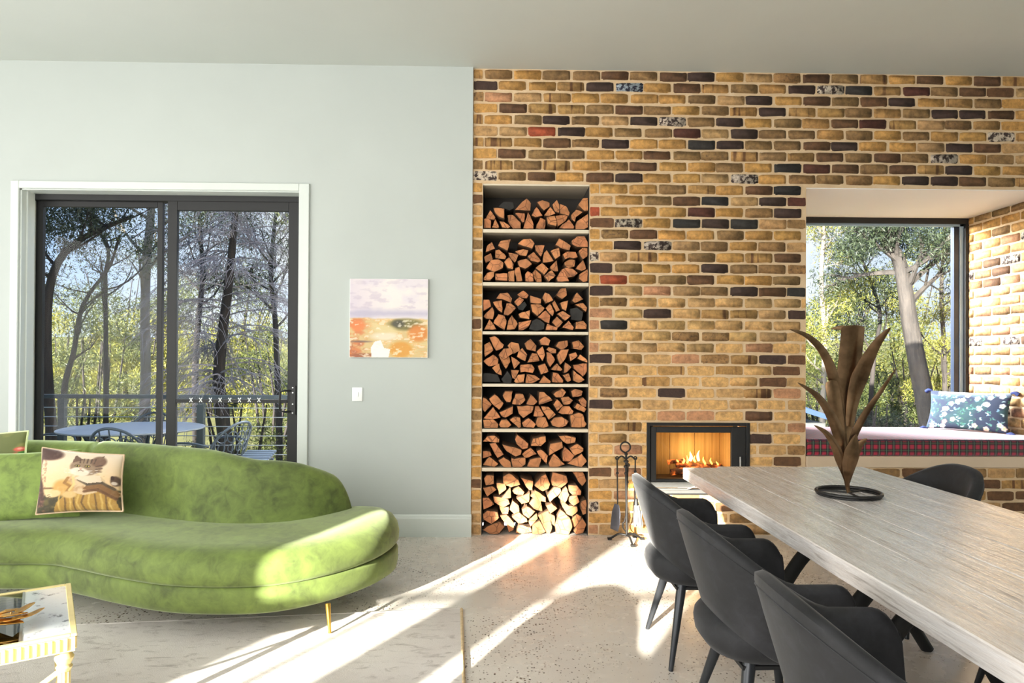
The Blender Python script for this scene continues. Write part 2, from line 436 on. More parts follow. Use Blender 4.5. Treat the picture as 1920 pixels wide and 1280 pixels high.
MB().box((LX-.2, FY-.2, -.12), (RXX+.2, D+.32, 0)).build('floor', MAT['floor'], kind=KS)
MB().box((LX-.2, FY-.2, ZC), (RXX+.2, D+.32, ZC+.2)).build('ceiling', MAT['ceiling'], kind=KS)
w = MB(); y0, y1 = D-.03, D+.15
w.box((LX, y0, 0), (DXL, y1, ZC)).box((DXR, y0, 0), (XP, y1, ZC)).box((DXL, y0, DZT), (DXR, y1, ZC))
w.build('wall_back', MAT['plaster'], kind=KS)
MB().box((LX-.2, -.5, ZC+.2), (-2.5, D-.3, 7.6)).box((-14, -.5, -3.2), (LX-.21, D-.3, 7.6)).build('wall_shade_block', MAT['plaster'], kind=KS)  # unseen blocks added so their shadow darkens the trees outside the door
MB().box((LX-.15, FY, 0), (LX, D+.15, ZC)).build('wall_left', MAT['plaster'], kind=KS)
MB().box((RXX, FY, 0), (RXX+.15, D+.3, ZC)).build('wall_right', MAT['plaster'], kind=KS)

# front wall, behind the viewer, with the two tall windows the low sun comes through
A0, A1, B0, B1, HEAD, SILL, TRAN = -4.40, -3.76, -3.35, -2.43, 2.69, .25, 1.885
w = MB(); a, b = FY-.10, FY
w.box((LX, a, 0), (A0, b, ZC)).box((A1, a, 0), (B0, b, ZC)).box((B1, a, 0), (RXX, b, ZC))
w.box((A0, a, HEAD), (A1, b, ZC)).box((B0, a, HEAD), (B1, b, ZC)).box((A0, a, 0), (A1, b, SILL)).box((B0, a, 0), (B1, b, SILL))
w.build('wall_front', MAT['plaster'], kind=KS)
for i, (x0, x1) in enumerate(((A0, A1), (B0, B1))):
    f = MB(); q = .02
    f.box((x0, a+.02, TRAN-.02), (x1, a+.06, TRAN+.02)).box((x0, a+.02, SILL), (x0+q, a+.06, HEAD)).box((x1-q, a+.02, SILL), (x1, a+.06, HEAD))
    if i == 0: f.box((x0+.33, a+.02, SILL), (x0+.352, a+.06, HEAD))
    wn_ = f.build('window_%d' % (i+3), MAT['black'], kind=KS)
    MB().box((x0+q, a+.036, SILL), (x1-q, a+.042, HEAD)).build('glass_pane', MAT['glass'], wn_)

# ---- brick wall: mortar body with its openings, then every brick
PITCH = ZC/41.0
w = MB(); y0, y1 = D, D+.30
w.box((XP-.1, y0, 0), (NX0, y1, NZ1)).box((XP-.1, y0, NZ1), (BX0, y1, ZC)).box((BX0, y0, BZ1), (RXX, y1, ZC))
w.box((NX1, y0, 0), (FX0, y1, NZ1)).box((FX1, y0, 0), (BX0, y1, NZ1))
w.box((FX0, y0, 0), (FX1, y1, FZ0)).box((FX0, y0, FZ1), (FX1, y1, NZ1))
w.box((BX0, y0, 0), (RX, y1, BZ0-.09)).box((RX, y0, 0), (RXX, y1, BZ1))
brickwall = w.build('wall_fireplace', MAT['mortar'], kind=KS)

def brick_variant(seed):
    r = random.Random(seed); out = []
    n = 16
    for i in range(n):                      # rounded, chipped rectangle in unit size
        a = 2*pi*(i+.5)/n; c, s = cos(a), sin(a)
        ex = 9.0
        x = math.copysign(abs(c)**(2/ex), c); z = math.copysign(abs(s)**(2/ex), s)
        k = .93 if abs(c) < .97 else .95
        jit = r.uniform(-.07, .03) if r.random() < .78 else r.uniform(-.2, -.05)
        out.append((x*.5*(1+jit*.35), z*.5*(1+jit)))
    R = [[(x*1.004, .003, z*1.012) for x, z in out], [(x*.984, -.0042+r.uniform(-.001, .001), z*.95) for x, z in out]]
    mb = MB().rings(R, cap0=False)
    me = bpy.data.meshes.new('brick'); me.from_pydata(mb.v, [], mb.f); me.materials.append(MAT['brick_y'])
    me.polygons.foreach_set('use_smooth', [True]*len(me.polygons)); me.set_sharp_from_angle(angle=radians(50))
    return me
BVAR = [brick_variant(s) for s in range(9)]

TOP = ["bsoyoobobdytnbosybyb", "bdyysduybsosdwksmobb", "ynptsyyyyotdybobdyso", "mybssoboyosdssosoddb", "ysyodotdwodyosbmstns",
       "nttrdyoomtdoosoyoyyw", "bssybndyykdoobdyytdb", "yybooyybonstsbobowyo", "yososynbyyoykmbobsdy", "dwobybdyytwyoooyddbo"]
MID = ["yyyosybk", "tyobktdm", "ryyymyod", "bwykdkto", "ynbyyoyy", "ydwtoyot", "wtsyoysb", "doyydoon", "yryobyyo", "dtptodbk",
       "snyyoyoo", "pydyssod", "pkttytyo", "yttnnyoo", "ptoyotpy", "dsopnsdb", "ystststb".replace('stst', 'stst'), "nysyttbo", "yntdyosp", "dsoytoyo",
       "yyyppyby", "ysyyytop", "tsyyysdt", "ypyyyton", "ttyyyttb", "bpytyoyt", "ytytyoyb", "ypyotyoy", "wyotybyo", "ynyotoyb", "ptyboyty"]
PB = .2285
XE = at(907.5, 142, D).x; XO = at(934, 162, D).x
bricks = []                                # (area, x0, x1, z0, z1, class)
g = .0105
def clip(x0, x1, lo, hi):
    a_, b_ = max(x0, lo), min(x1, hi)
    return (a_, b_) if b_-a_ > .03 else None
for r_ in range(41):
    zt = ZC-r_*PITCH-.004; zb = zt-PITCH+.0115; zm = (zt+zb)/2
    xs = (XE if r_ % 2 == 0 else XO)
    spans = []
    if zm > NZ1: spans = [(XP, RXX if zm > BZ1 else BX0)]
    else:
        spans = [(XP, NX0), (NX1, FX0 if FZ0 < zm < FZ1 else BX0)]
        if FZ0 < zm < FZ1: spans.append((FX1, BX0))
        if zm < BZ0-.09: spans.append((BX0, RX))
        if zm < BZ1: spans.append((RX, RXX))
    for si, (lo, hi) in enumerate(spans):
        k = -1
        while True:
            x0 = xs+(k)*PB-(PB if True else 0)+g/2; x1 = x0+PB-g; k += 1
            if x0 > hi: break
            j = rng.uniform(-.006, .006); c_ = clip(x0+j, x1+j, lo+(.004 if si else .002), hi-.003)
            if not c_: continue
            # which letter
            if r_ < 10 and zm > NZ1: idx = k; row = TOP[r_]
            else: row = MID[min(r_-10, 30)] if r_ >= 10 else TOP[r_]; idx = k-(5 if r_ % 2 == 0 else 5)
            if r_ >= 10 and (si == 0): code = rng.choice('yyoyytb')
            elif r_ >= 10 and lo >= BX0-.01: code = rng.choice('obosbtob')
            elif 0 <= idx < len(row): code = row[idx]
            else: code = rng.choice('yotbsy')
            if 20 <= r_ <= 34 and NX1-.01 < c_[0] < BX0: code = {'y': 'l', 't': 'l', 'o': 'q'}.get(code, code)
            bricks.append((c_[0], c_[1], zb+rng.uniform(-.003, .003), zt+rng.uniform(-.003, .002), code))
def lay(bricks, parent, place, name='brick', limit=300):
    order = sorted(range(len(bricks)), key=lambda i: (10 if name == 'brick' and bricks[i][0] > 4.15 and bricks[i][1] < D else 0)-(bricks[i][1]-bricks[i][0]))
    keep = set(order[:limit]); rest = MB(); codes = list(BR)
    for i, b in enumerate(bricks):
        me = BVAR[rng.randrange(len(BVAR))]
        cx, cz = (b[0]+b[1])/2, (b[2]+b[3])/2; sx, sz = b[1]-b[0], b[3]-b[2]
        d = rng.uniform(-.003, .002)
        if i in keep:
            o = link(name, me, parent, (0, 0, 0)); o.matrix_basis = place(cx, cz, d) @ Matrix.Diagonal((sx, 1, sz, 1))
            sl = o.material_slots[0]; sl.link = 'OBJECT'; sl.material = MAT['brick_'+b[4]]
        else:
            Mx = place(cx, cz, d) @ Matrix.Diagonal((sx, 1, sz, 1))
            rest.add([Mx @ v.co for v in me.vertices], [tuple(p.vertices) for p in me.polygons], codes.index(b[4]))
    if rest.v: rest.build('bricks', [MAT['brick_'+c] for c in codes], parent, smooth=50, kind='stuff')
lay(bricks, brickwall, lambda x, z, d: Matrix.Translation((x, D+d, z)))

# ---- window bay: soffit, reveals, window
rev = MB().box((RX, D+.30, 0), (RX+.2, WY+.2, BZ1+.3)).build('wall_bay_right', MAT['mortar'], kind=KS)
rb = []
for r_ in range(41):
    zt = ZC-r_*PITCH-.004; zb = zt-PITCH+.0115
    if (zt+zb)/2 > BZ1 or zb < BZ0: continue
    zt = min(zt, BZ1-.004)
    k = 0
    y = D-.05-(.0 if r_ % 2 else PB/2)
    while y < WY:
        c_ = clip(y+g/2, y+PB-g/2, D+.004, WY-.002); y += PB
        if c_: rb.append((c_[0], c_[1], zb, zt, (rng.choice('yyot') if r_ < 13 else rng.choice('llqtplwqltpnqb'))))  # paler bricks paint in the window glare, darker top rows its shade
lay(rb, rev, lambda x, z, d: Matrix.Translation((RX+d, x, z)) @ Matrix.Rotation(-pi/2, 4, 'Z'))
lrev = MB().box((BX0-.2, D+.30, 0), (BX0, WY+.2, BZ1+.3)).build('wall_bay_left', MAT['mortar'], kind=KS)
MB().box((BX0-.02, D+.006, BZ1-.006), (RX+.02, WY+.2, BZ1+.06)).build('soffit', MAT['soffit'], kind=KS)
MB().box((BX0-.02, D+.30, BZ1+.06), (RX+.02, WY+.2, BZ1+.3)).build('trim_bay_head', MAT['plaster'], kind=KS)
MB().box((BX0, WY+.02, 0), (RX, WY+.2, BZ0+.02)).build('wall_bay_sill', MAT['mortar'], kind=KS)
win = MB(); zt_ = BZ1; hz = .058
win.box((BX0, WY-.03, zt_-hz), (RX, WY+.06, zt_)).box((RX-.034, WY-.03, BZ0-.02), (RX, WY+.06, zt_-hz)).box((BX0, WY-.03, BZ0-.02), (BX0+.034, WY+.06, zt_-hz)).box((BX0+.034, WY-.03, BZ0-.02), (RX-.034, WY+.06, BZ0+.03))
window1 = win.build('window_1', MAT['black'], kind=KS)
s_ = MB(); zz = zt_-hz
s_.box((RX-.068, WY, BZ0), (RX-.034, WY+.05, zz)).box((BX0+.034, WY, zz-.018), (RX-.034, WY+.05, zz))
s_.build('glazing_bead', plain('pale_blue_seal', S(150, 172, 190), .4), window1)
s_ = MB().box((RX-.118, WY+.01, BZ0), (RX-.068, WY+.06, zz-.018)); s_.build('sash', MAT['navy'], window1)
MB().box((BX0+.034, WY+.025, BZ0), (RX-.118, WY+.031, zz-.018)).build('glass_pane', MAT['glass'], window1)

# ---- sliding door in the plastered wall
DY = D+.10
z_h = at(300, 363, DY).z
d1 = MB(); fx0, fx1 = at(48, 500, DY).x, at(563, 500, DY).x
# fixed outer frame
d1.box((fx0, DY, .0), (fx0+.035, DY+.10, z_h)).box((fx1-.012, DY, 0), (fx1+.04, DY+.10, z_h)).box((fx0, DY, z_h-.055), (fx1+.04, DY+.10, z_h+.05)).box((fx0, DY, -.02), (fx1+.04, DY+.10, .03))
door = d1.build('door_1', MAT['black'], kind=KS)
def pane(name, xl, xr, ztop, y, stl, str_, rail, bot, midz=None):
    f = MB(); t_ = .035
    f.box((xl, y, .03), (xl+stl, y+t_, ztop)).box((xr-str_, y, .03), (xr, y+t_, ztop))
    f.box((xl+stl, y, ztop-rail), (xr-str_, y+t_, ztop)).box((xl+stl, y, .03), (xr-str_, y+t_, .03+bot))
    if midz: f.box((xl+stl, y, midz-.014), (xr-str_, y+t_, midz+.014))
    o = f.build(name, MAT['black'], door, bevel=.002)
    return o
yl, yr = DY+.055, DY+.012
xa, xb, xc = at(57, 560, yl).x, at(294, 560, yl).x, at(304, 560, yl).x
zl = at(200, 374, yl).z; zlg = at(200, 388, yl).z
p1 = pane('fixed_panel', xa, xc, zl, yl, at(79, 560, yl).x-xa, xc-xb, zl-zlg, .09)
MB().box((at(79, 560, yl).x, yl+.012, .1), (xb, yl+.018, zlg)).build('glass_pane', MAT['glass'], p1)
ya, yb_, yc_, yd_ = [at(x, 560, yr).x for x in (313, 331, 540, 562)]
zr = at(440, 376, yr).z; zrg = at(440, 395, yr).z; zmid = at(440, 752, yr).z
p2 = pane('sliding_panel', ya, yd_, zr, yr, yb_-ya, yd_-yc_, zr-zrg, .09, zmid)
MB().box((yb_, yr+.012, .1), (yc_, yr+.018, zrg)).build('glass_pane', MAT['glass'], p2)
hx = at(549, 748, yr).x
h = MB()
h.box((hx-.02, yr-.012, zmid-.105), (hx+.024, yr, zmid+.125))
h.tube([(hx-.012, yr-.01, zmid+.085), (hx-.05, yr-.045, zmid+.088), (hx-.085, yr-.05, zmid+.08), (hx-.088, yr-.05, zmid), (hx-.085, yr-.05, zmid-.07), (hx-.05, yr-.045, zmid-.08), (hx-.012, yr-.01, zmid-.078)], .008, 8)
h.build('door_handle', MAT['iron'], p2, smooth=40)
sc_ = MB()
for zz_ in (zmid+.11, zmid+.07, zmid-.02, zmid-.09): sc_.lathe([(.0, 0), (.006, .0), (.006, .003), (0, .004)], (0, 0, 0), 8) if False else sc_.box((hx-.002, yr-.016, zz_-.005), (hx+.008, yr-.011, zz_+.005))
sc_.build('screw', MAT['steel'], p2)
for i in range(8):                          # the white cross marks along the mid rail
    c_ = at(358+18.2*i, 749.5, yr-.001); x_ = MB()
    for s in (-1, 1): x_.obox(c_, (.011, 0, .016*s), (0, .0006, 0), (-.0022*s, 0, .0022) if s > 0 else (.0022, 0, .0022))
    x_.build('cross_decal', MAT['white'], p2)
# architrave
tr = MB(); ay0, ay1 = D-.052, D-.03
axl, axi = at(17, 600, D-.05).x, DXL-.0
axr, azt = at(578, 600, D-.05).x, at(300, 341, D-.05).z
tr.box((axl, ay0, 0), (DXL, ay1, azt)).box((DXR-.02, ay0, 0), (axr, ay1, azt)).box((DXL, ay0, DZT), (DXR-.02, ay1, azt))
trim1 = tr.build('trim_1', MAT['trim'], kind=KS, bevel=.004)
jb = MB(); jb.box((DXL-.02, ay1-.001, 0), (DXL+.012, DY, DZT+.01)).box((DXR-.02, ay1-.001, 0), (DXR+.02, DY, DZT+.01)).box((DXL, ay1-.001, DZT-.008), (DXR, DY, DZT+.02))
jb.box((DXL+.012, D+.02, 0), (DXL+.024, DY, DZT-.008))
jb.build('trim_2', MAT['trim'], kind=KS)
MB().box((DXL-.02, ay1, -.02), (DXR+.02, DY+.12, .012)).build('trim_3', MAT['black'], kind=KS)
# skirting board, moulded top
bb = MB(); zb1 = at(800, 965, D-.05).z
prof = [(0, 0), (-.024, 0), (-.024, zb1-.03), (-.02, zb1-.02), (-.012, zb1-.012), (-.008, zb1), (0, zb1)]
for x0, x1 in ((axr, XP+.006), (LX, axl)):
    bb.rings([[(x, D-.03+p, z) for p, z in prof] for x in (x0, x1)])
bb.build('baseboard_back', MAT['trim'], kind=KS)

# ---- wall things
sp = thing('light_switch', 'white rectangular light switch on the grey wall below the painting', 'switch', at(670, 752, D-.03))
a_, b_ = at(660.5, 752, D-.03), at(680, 726, D-.03)
MB().box((a_.x, D-.039, a_.z), (b_.x, D-.03, b_.z)).build('plate', MAT['white'], sp, bevel=.003, seg=2, smooth=40)
c_ = (a_+b_)/2; MB().box((c_.x-.009, D-.045, c_.z-.018), (c_.x+.009, D-.038, c_.z+.018)).build('rocker', MAT['white'], sp, bevel=.002)

# ------------------------------------------------------------------ log niche with shelves
ns = thing('shelf_unit', 'tall firewood shelf niche set into brick wall beside plaster edge', 'shelf', ((NX0+NX1)/2, D+.2, 0))
ND = .42
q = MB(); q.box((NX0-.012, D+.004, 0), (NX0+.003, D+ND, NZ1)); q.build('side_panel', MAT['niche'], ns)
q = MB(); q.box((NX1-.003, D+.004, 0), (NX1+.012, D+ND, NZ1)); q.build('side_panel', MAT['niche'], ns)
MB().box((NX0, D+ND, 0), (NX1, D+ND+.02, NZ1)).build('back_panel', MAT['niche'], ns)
MB().box((NX0-.003, D+.004, NZ1-.012), (NX1+.003, D+ND, NZ1+.004)).build('top_panel', MAT['shelf'], ns)
SHY_ = []
for top_px, bot_px in ((430, 436.5), (529.5, 536), (621.5, 627), (719.5, 725), (804, 810), (877, 883.5)):
    zt_, zb_ = at(1004, top_px, D).z, at(1004, bot_px, D).z
    MB().box((NX0+.003, D-.002, zb_), (NX1-.003, D+ND, zt_)).build('shelf_board', MAT['shelf'], ns, bevel=.002)
    SHY_.append(zt_)
LOGS = [
'8,86 33,92 63,75 63,13 8,13;24,92 56,155 98,99 92,81 51,84;82,169 168,164 169,85 127,99 98,128;*121,182 162,223 239,224 245,177 210,157 163,170;71,18 98,87 128,22 119,14;130,69 163,64 216,23 199,12 152,19;192,123 234,124 299,59 299,13 240,13 204,58;252,132 328,133 326,65 311,59;251,157 345,251 378,214 373,155;317,13 354,143 399,48 397,11;381,119 422,185 470,117 411,104;425,226 469,242 526,221 526,192 482,159;417,14 452,102 494,85 488,15;482,120 531,186 571,133 517,112;547,204 582,242 600,204 598,139 565,151;605,208 653,193 685,140 677,116 607,133;500,103 565,115 583,62 577,32 512,49;571,117 674,128 654,80 589,32;603,21 677,87 719,28 713,12 636,12;695,122 736,167 787,147 731,105 725,69 701,87;729,46 743,75 827,130 827,23 796,8 729,10;750,206 789,257 827,258 827,156 802,153 754,194',
'23,240 34,290 72,319 97,267;119,290 140,328 220,342 194,250;9,201 64,233 80,184 23,157;99,255 129,264 186,208 176,187 100,196;26,112 64,178 123,184 165,155 159,114 94,83;168,161 206,200 242,144 238,106 195,114;202,238 283,221 253,159 224,185;276,309 317,345 376,349 408,311 389,269 341,286;253,250 318,268 359,257 342,212 294,219;273,168 342,189 387,145 336,109 289,126;353,210 401,246 460,175 436,161 375,174;410,299 489,300 460,208 418,257;474,161 483,240 505,262 561,176;534,253 599,277 608,212 572,188;572,306 601,357 694,295 684,260 637,271;700,337 743,370 802,371 827,320 827,285 744,286 704,307;628,224 661,248 732,248 750,207 714,195 685,203 649,188;756,255 791,284 827,279 825,214 791,190 765,225;645,165 685,189 732,187 727,136 673,121 647,141;730,112 791,184 815,113 780,97;531,128 584,182 596,96 567,93 534,111;415,116 466,157 519,111 484,63;484,57 543,101 573,58 520,10;390,80 413,110 461,69 467,12 425,9;334,68 354,94 396,68 402,11 337,11;254,114 289,126 313,14 266,10;201,88 250,100 251,10 203,13;100,72 195,72 195,13 101,19;8,36 36,77 92,87 89,48 59,16 8,18;581,40 614,96 638,100 680,14 591,11;618,105 655,123 709,112 748,77 721,53 668,44;762,71 827,113 827,18 792,10 760,36',
'8,249 54,249 67,196 8,160;107,261 137,303 196,309 234,262 225,227 155,256;82,232 152,247 155,149 120,173;8,119 78,196 94,155 82,96 26,101;167,132 188,220 226,221 265,186 202,126;272,292 319,324 364,287 349,263 302,269;249,233 290,272 326,251 279,198;*273,197 332,239 350,210 320,168 285,174;373,287 461,258 459,222 379,228;379,216 456,216 491,187 433,122 391,157;470,264 491,309 526,294 556,247 497,223;497,187 530,223 562,164 554,123;548,229 568,247 610,170 580,158;580,288 615,342 656,346 665,289 627,259;612,229 674,248 657,165 627,182;706,248 745,313 795,260 728,230;728,218 793,231 827,190 817,160 781,189;*693,183 746,195 793,160 782,89 699,100;586,141 628,164 693,124 652,88;548,75 586,123 634,76 593,31;435,116 497,169 535,128 527,66;283,139 373,169 368,98 297,109;285,74 386,92 362,39 321,13 286,12;*368,21 391,86 427,104 492,63 486,22 427,10;191,14 203,85 232,130 279,62 256,20;85,66 126,137 173,126 191,85 174,12;15,13 55,96 109,19;498,16 510,63 593,34 587,14;628,35 678,90 720,35 711,15;729,23 734,77 794,89 820,59 818,24',
'15,304 56,328 88,263 22,210;54,363 97,375 172,305 163,281 110,257;198,299 227,329 286,317 298,258 239,234;128,222 168,275 227,282 245,240 169,187;333,317 380,353 428,300 422,253 351,270;448,342 493,372 536,342 522,301 463,306;576,295 599,331 670,343 674,302 629,260;706,331 759,344 806,297 783,267 718,278;505,271 522,289 582,272 582,242 540,242;8,176 86,229 128,194 124,147 51,135;133,217 204,230 222,171 187,115;228,214 299,165 252,116;273,212 286,254 316,283 355,230 340,177;355,166 393,242 434,237 452,178;428,254 475,296 493,225 476,178;505,249 540,243 573,190 535,131 511,178;588,226 617,267 682,274 641,179 612,149;682,232 736,250 748,221 694,179;748,203 771,233 827,186 827,168;299,148 393,152 415,119 399,83 335,95 302,89;440,142 494,160 523,96 464,72;541,113 588,161 630,114 618,102;645,84 653,170 701,132 671,96;718,150 827,162 827,97 796,56 724,120;719,26 718,108 808,32 760,8;77,123 134,159 155,64 111,82;*8,81 122,70 146,11 8,11;*152,35 199,100 235,47 229,3 170,6;228,108 293,106 258,35 240,41;252,18 282,71 335,77 329,12 264,6;341,6 352,77 417,66 459,36 394,3;447,7 488,66 545,19 536,4;553,13 559,90 600,84 642,25 636,8;636,67 683,85 701,26 677,14',
'8,245 35,233 77,187 24,127 8,145;56,234 100,269 171,199 136,146 82,192;162,257 182,291 241,293 224,205 194,205;236,193 265,272 324,270 342,223 300,185;348,193 383,270 436,212 407,185;448,188 450,288 489,288 554,224;560,271 630,318 660,289 631,248 578,247;701,295 731,313 794,296 784,260 714,248;562,188 589,233 637,183 590,141;619,242 678,254 714,224 690,195 643,189;602,124 631,175 690,177 724,136 714,112 631,112;761,225 796,248 827,213 820,168 791,178;726,165 749,201 826,154 809,127;13,80 89,169 148,87 77,72;138,128 244,175 242,117 183,87 154,99;275,176 407,176 395,129 325,81 289,117;407,94 418,174 448,176 490,106 472,91;463,176 525,171 582,112 525,70;9,69 89,75 130,34 125,4 19,7;134,28 154,69 195,72 233,28 207,8 148,10;219,69 254,93 301,87 307,11 290,5;315,46 366,84 425,35 408,8 325,17;422,35 437,88 502,88 526,17 490,5 437,14;541,53 572,88 631,94 682,59 661,24 608,9 555,23;693,106 761,128 797,113 809,60 827,36 809,12 703,12',
'8,202 43,243 102,249 139,220 137,196 55,202;61,184 108,194 173,102 126,73;161,179 314,138 308,103 267,85 196,126;261,220 278,256 367,185 361,150 320,140 273,185;385,168 402,227 502,245 505,203 467,168;527,92 538,186 632,204 639,157 574,121;606,245 668,251 739,234 733,198 668,186 632,210;689,151 751,186 801,151 798,128 733,92;633,121 650,163 733,92 692,45 639,51;675,27 787,110 827,51 787,3;527,33 568,109 655,24 598,3 533,3;432,127 467,139 521,92 509,27 462,80;317,103 385,154 435,103 338,70;356,9 379,62 470,80 450,3;232,73 256,67 344,79 344,26 315,3 244,3;132,55 173,81 226,44 235,3 174,3;8,14 61,82 132,26 103,3;8,126 67,120 79,90 8,67',
'19,433 39,460 97,456 98,392 33,380;10,362 86,374 118,345 45,292;118,404 186,398 196,357 139,310;168,451 215,480 292,427 304,392 233,368 174,392;307,445 406,416 398,345 375,345;416,380 463,451 504,472 540,392 528,357 481,336;545,416 557,487 669,457 679,410 628,363 557,381;716,487 799,487 827,416 794,375;687,381 752,381 788,334 782,304 717,304 687,334;157,286 227,368 234,286 175,280;243,339 292,374 339,327 328,304 257,316;275,280 381,322 375,251 316,233;516,298 575,369 622,363 628,334 540,245;605,287 664,375 690,310 658,245;690,293 753,304 774,251 729,218 691,251;10,286 57,286 99,233 17,194;92,298 210,274 224,239 175,210 104,251;140,216 216,210 211,157 164,155;222,192 246,263 293,227 299,180 258,159;375,239 410,281 469,263 482,175 411,198;384,298 422,345 505,292 505,257 458,263;317,198 358,222 423,181 370,128 328,157;623,269 688,222 753,216 759,181 712,140 671,157 635,216;782,251 824,269 827,157 801,146 783,193;11,157 46,186 128,175 140,133 82,81 17,116;146,145 199,151 258,86 253,28 217,10 199,75;240,133 293,175 358,122 364,98 294,81;505,228 552,245 596,204 541,163;370,98 435,163 444,122 388,57;443,151 529,183 559,51 541,4 512,10;529,169 576,145 577,63 553,87;576,75 623,195 694,134 715,63 689,3 589,4;706,110 753,157 789,134 765,75 730,51;724,28 795,128 827,75 801,10 742,3;12,34 47,63 140,98 182,63 141,10 71,3;270,10 294,75 388,57 400,22 329,7;400,75 458,110 506,22 459,3 400,4']
ORD = ['first', 'second', 'third', 'fourth', 'fifth', 'sixth', 'seventh', 'eighth', 'ninth', 'tenth', 'eleventh', 'twelfth', 'thirteenth', 'fourteenth']
SHN = ['top', 'second', 'third', 'fourth', 'fifth', 'sixth', 'floor']
def poly_log(pts, y0, x0, z0, depth):
    k = len(pts); cx = sum(p[0] for p in pts)/k; cz = sum(p[1] for p in pts)/k
    out = []
    for i in range(k):
        a, b = pts[i], pts[(i+1) % k]
        out.append(a)
        L = hypot(b[0]-a[0], b[1]-a[1])
        if L > 28:
            nm = 2 if L > 60 else 1
            for j in range(nm):
                t = (j+1)/(nm+1); x = lerp(a[0], b[0], t); z = lerp(a[1], b[1], t)
                nx, nz = (b[1]-a[1])/L, -(b[0]-a[0])/L
                if (x-cx)*nx+(z-cz)*nz < 0: nx, nz = -nx, -nz
                s = rng.uniform(-.02, .055)*L
                out.append((x+nx*s, max(1, z+nz*s)))
    tip = rng.uniform(-.012, .012)
    def ring(y, ins, sk=0):
        return [(x0+(cx+(x-cx)*(1-ins))/1000, y+(x-cx)/1000*sk*.2, z0+(cz+(z-cz)*(1-ins))/1000) for x, z in out]
    sk = rng.uniform(-1, 1)
    mb = MB()
    R = [ring(y0, .05, sk), ring(y0+.004, 0, sk), ring(y0+depth, .03)]
    n = len(out)
    mb.add(R[0], [tuple(range(n))], 0)
    mb.rings([R[0], R[1]], 1, False, False); mb.rings([R[1], R[2]], 1, False, True)
    return mb
for i, line in enumerate(LOGS):
    z0 = SHY_[i] if i < 6 else 0.0
    recs = []
    for s in line.split(';'):
        dark = s.startswith('*'); pts = [tuple(map(float, p.split(','))) for p in s.lstrip('*').split()]
        recs.append([dark, pts, sum(p[0] for p in pts)/len(pts), sum(p[1] for p in pts)/len(pts), min(p[1] for p in pts)])
    h = 62 if i < 6 else 60
    lay_ = {}
    for r_ in recs:
        L = 0 if r_[4] < 14 else max(1, int((r_[3]-14)/h))
        lay_.setdefault(L, []).append(r_)
    for li, L in enumerate(sorted(lay_)):
        for j, r_ in enumerate(sorted(lay_[L], key=lambda q: q[2])):
            pts = r_[1]
            n = len(pts); w_ = max(p[0] for p in pts)-min(p[0] for p in pts); h_ = max(p[1] for p in pts)-min(p[1] for p in pts)
            adj = 'charred' if r_[0] else 'triangular' if n <= 3 else 'flat' if w_ > 1.5*h_ else 'narrow' if h_ > 1.4*w_ else 'wedge-cut' if n == 4 else 'rounded'
            y0 = D+rng.uniform(.012, .05)
            o = poly_log(pts, y0, NX0, z0, .30).build('firewood_log', [MAT['log_char'] if r_[0] else MAT['log_end'], MAT['log_char'] if r_[0] else MAT['log_bark']], smooth=35)
            row = 'bottom layer' if L == 0 else ORD[li]+' layer'
            where = 'on floor of the niche' if i == 6 else 'of the %s niche shelf' % SHN[i]
            tag(o, '%s split log, %s from left in %s %s' % (adj, ORD[j], row, where), 'log', 'firewood in the brick niche')

# ------------------------------------------------------------------ fireplace insert
fp = thing('fireplace', 'black framed glass-fronted wood fireplace set into the brick wall', 'fireplace', ((FX0+FX1)/2, D, FZ0))
def P(px, py, Y=D-.01): return at(px, py, Y)
f = MB(); ya_, yb_ = D-.014, D+.03
x0, x1, z0, z1 = FX0-.004, FX1+.004, FZ0, FZ1+.004; t_ = .026
f.box((x0, ya_, z0), (x0+t_, yb_, z1)).box((x1-t_, ya_, z0), (x1, yb_, z1)).box((x0+t_, ya_, z1-t_), (x1-t_, yb_, z1)).box((x0+t_, ya_, z0), (x1-t_, yb_, z0+.012))
f.build('surround_frame', plain('fireplace_steel', S(46, 46, 47), .38, .4, var=.05), fp, bevel=.002)
gx0, gx1 = P(1231, 850).x, P(1372, 850).x; gz0, gz1 = P(1300, 898).z, P(1300, 811).z
dx0, dx1, dz0, dz1 = x0+t_+.008, x1-t_-.002, P(1300, 903).z, z1-t_-.006
f = MB(); yc = D-.004
f.box((dx0, yc, dz0), (gx0, yc+.03, dz1)).box((gx1, yc, dz0), (dx1, yc+.03, dz1)).box((gx0, yc, gz1), (gx1, yc+.03, dz1)).box((gx0, yc, dz0), (gx1, yc+.03, gz0))
dframe = f.build('fire_door', MAT['black'], fp, bevel=.003)
MB().box((gx0, yc+.012, gz0), (gx1, yc+.017, gz1)).build('glass_pane', glass_mat('fire_glass', (.93, .88, .8, 1), 0, .5), dframe)
hxx = P(1386, 870).x
MB().tube([(hxx, yc-.03, P(0, 890).z), (hxx, yc-.03, P(0, 852).z)], .007, 10).tube([(hxx, yc-.03, P(0, 880).z), (hxx, yc, P(0, 880).z)], .005, 8).build('door_handle', MAT['steel'], dframe, smooth=40)
f = MB(); zA, zB = P(0, 901).z, P(0, 911).z
f.box((dx0, D-.02, zB), (dx1, D+.02, zA-.002)); f.build('ash_lip', MAT['steel'], fp, bevel=.002)
f = MB(); f.tube([(dx0, D-.035, zB-.012), (P(1290, 0).x, D-.035, zB-.012)], .006, 8).tube([(P(1290, 0).x, D-.035, zB-.012), (P(1303, 0).x, D-.05, zB+.012)], .005, 8)
f.build('air_lever', MAT['steel'], fp, smooth=40)
MB().box((dx0, D-.012, z0+.012), (dx1, D+.03, zB-.022)).build('lower_vent', MAT['steel'], fp)
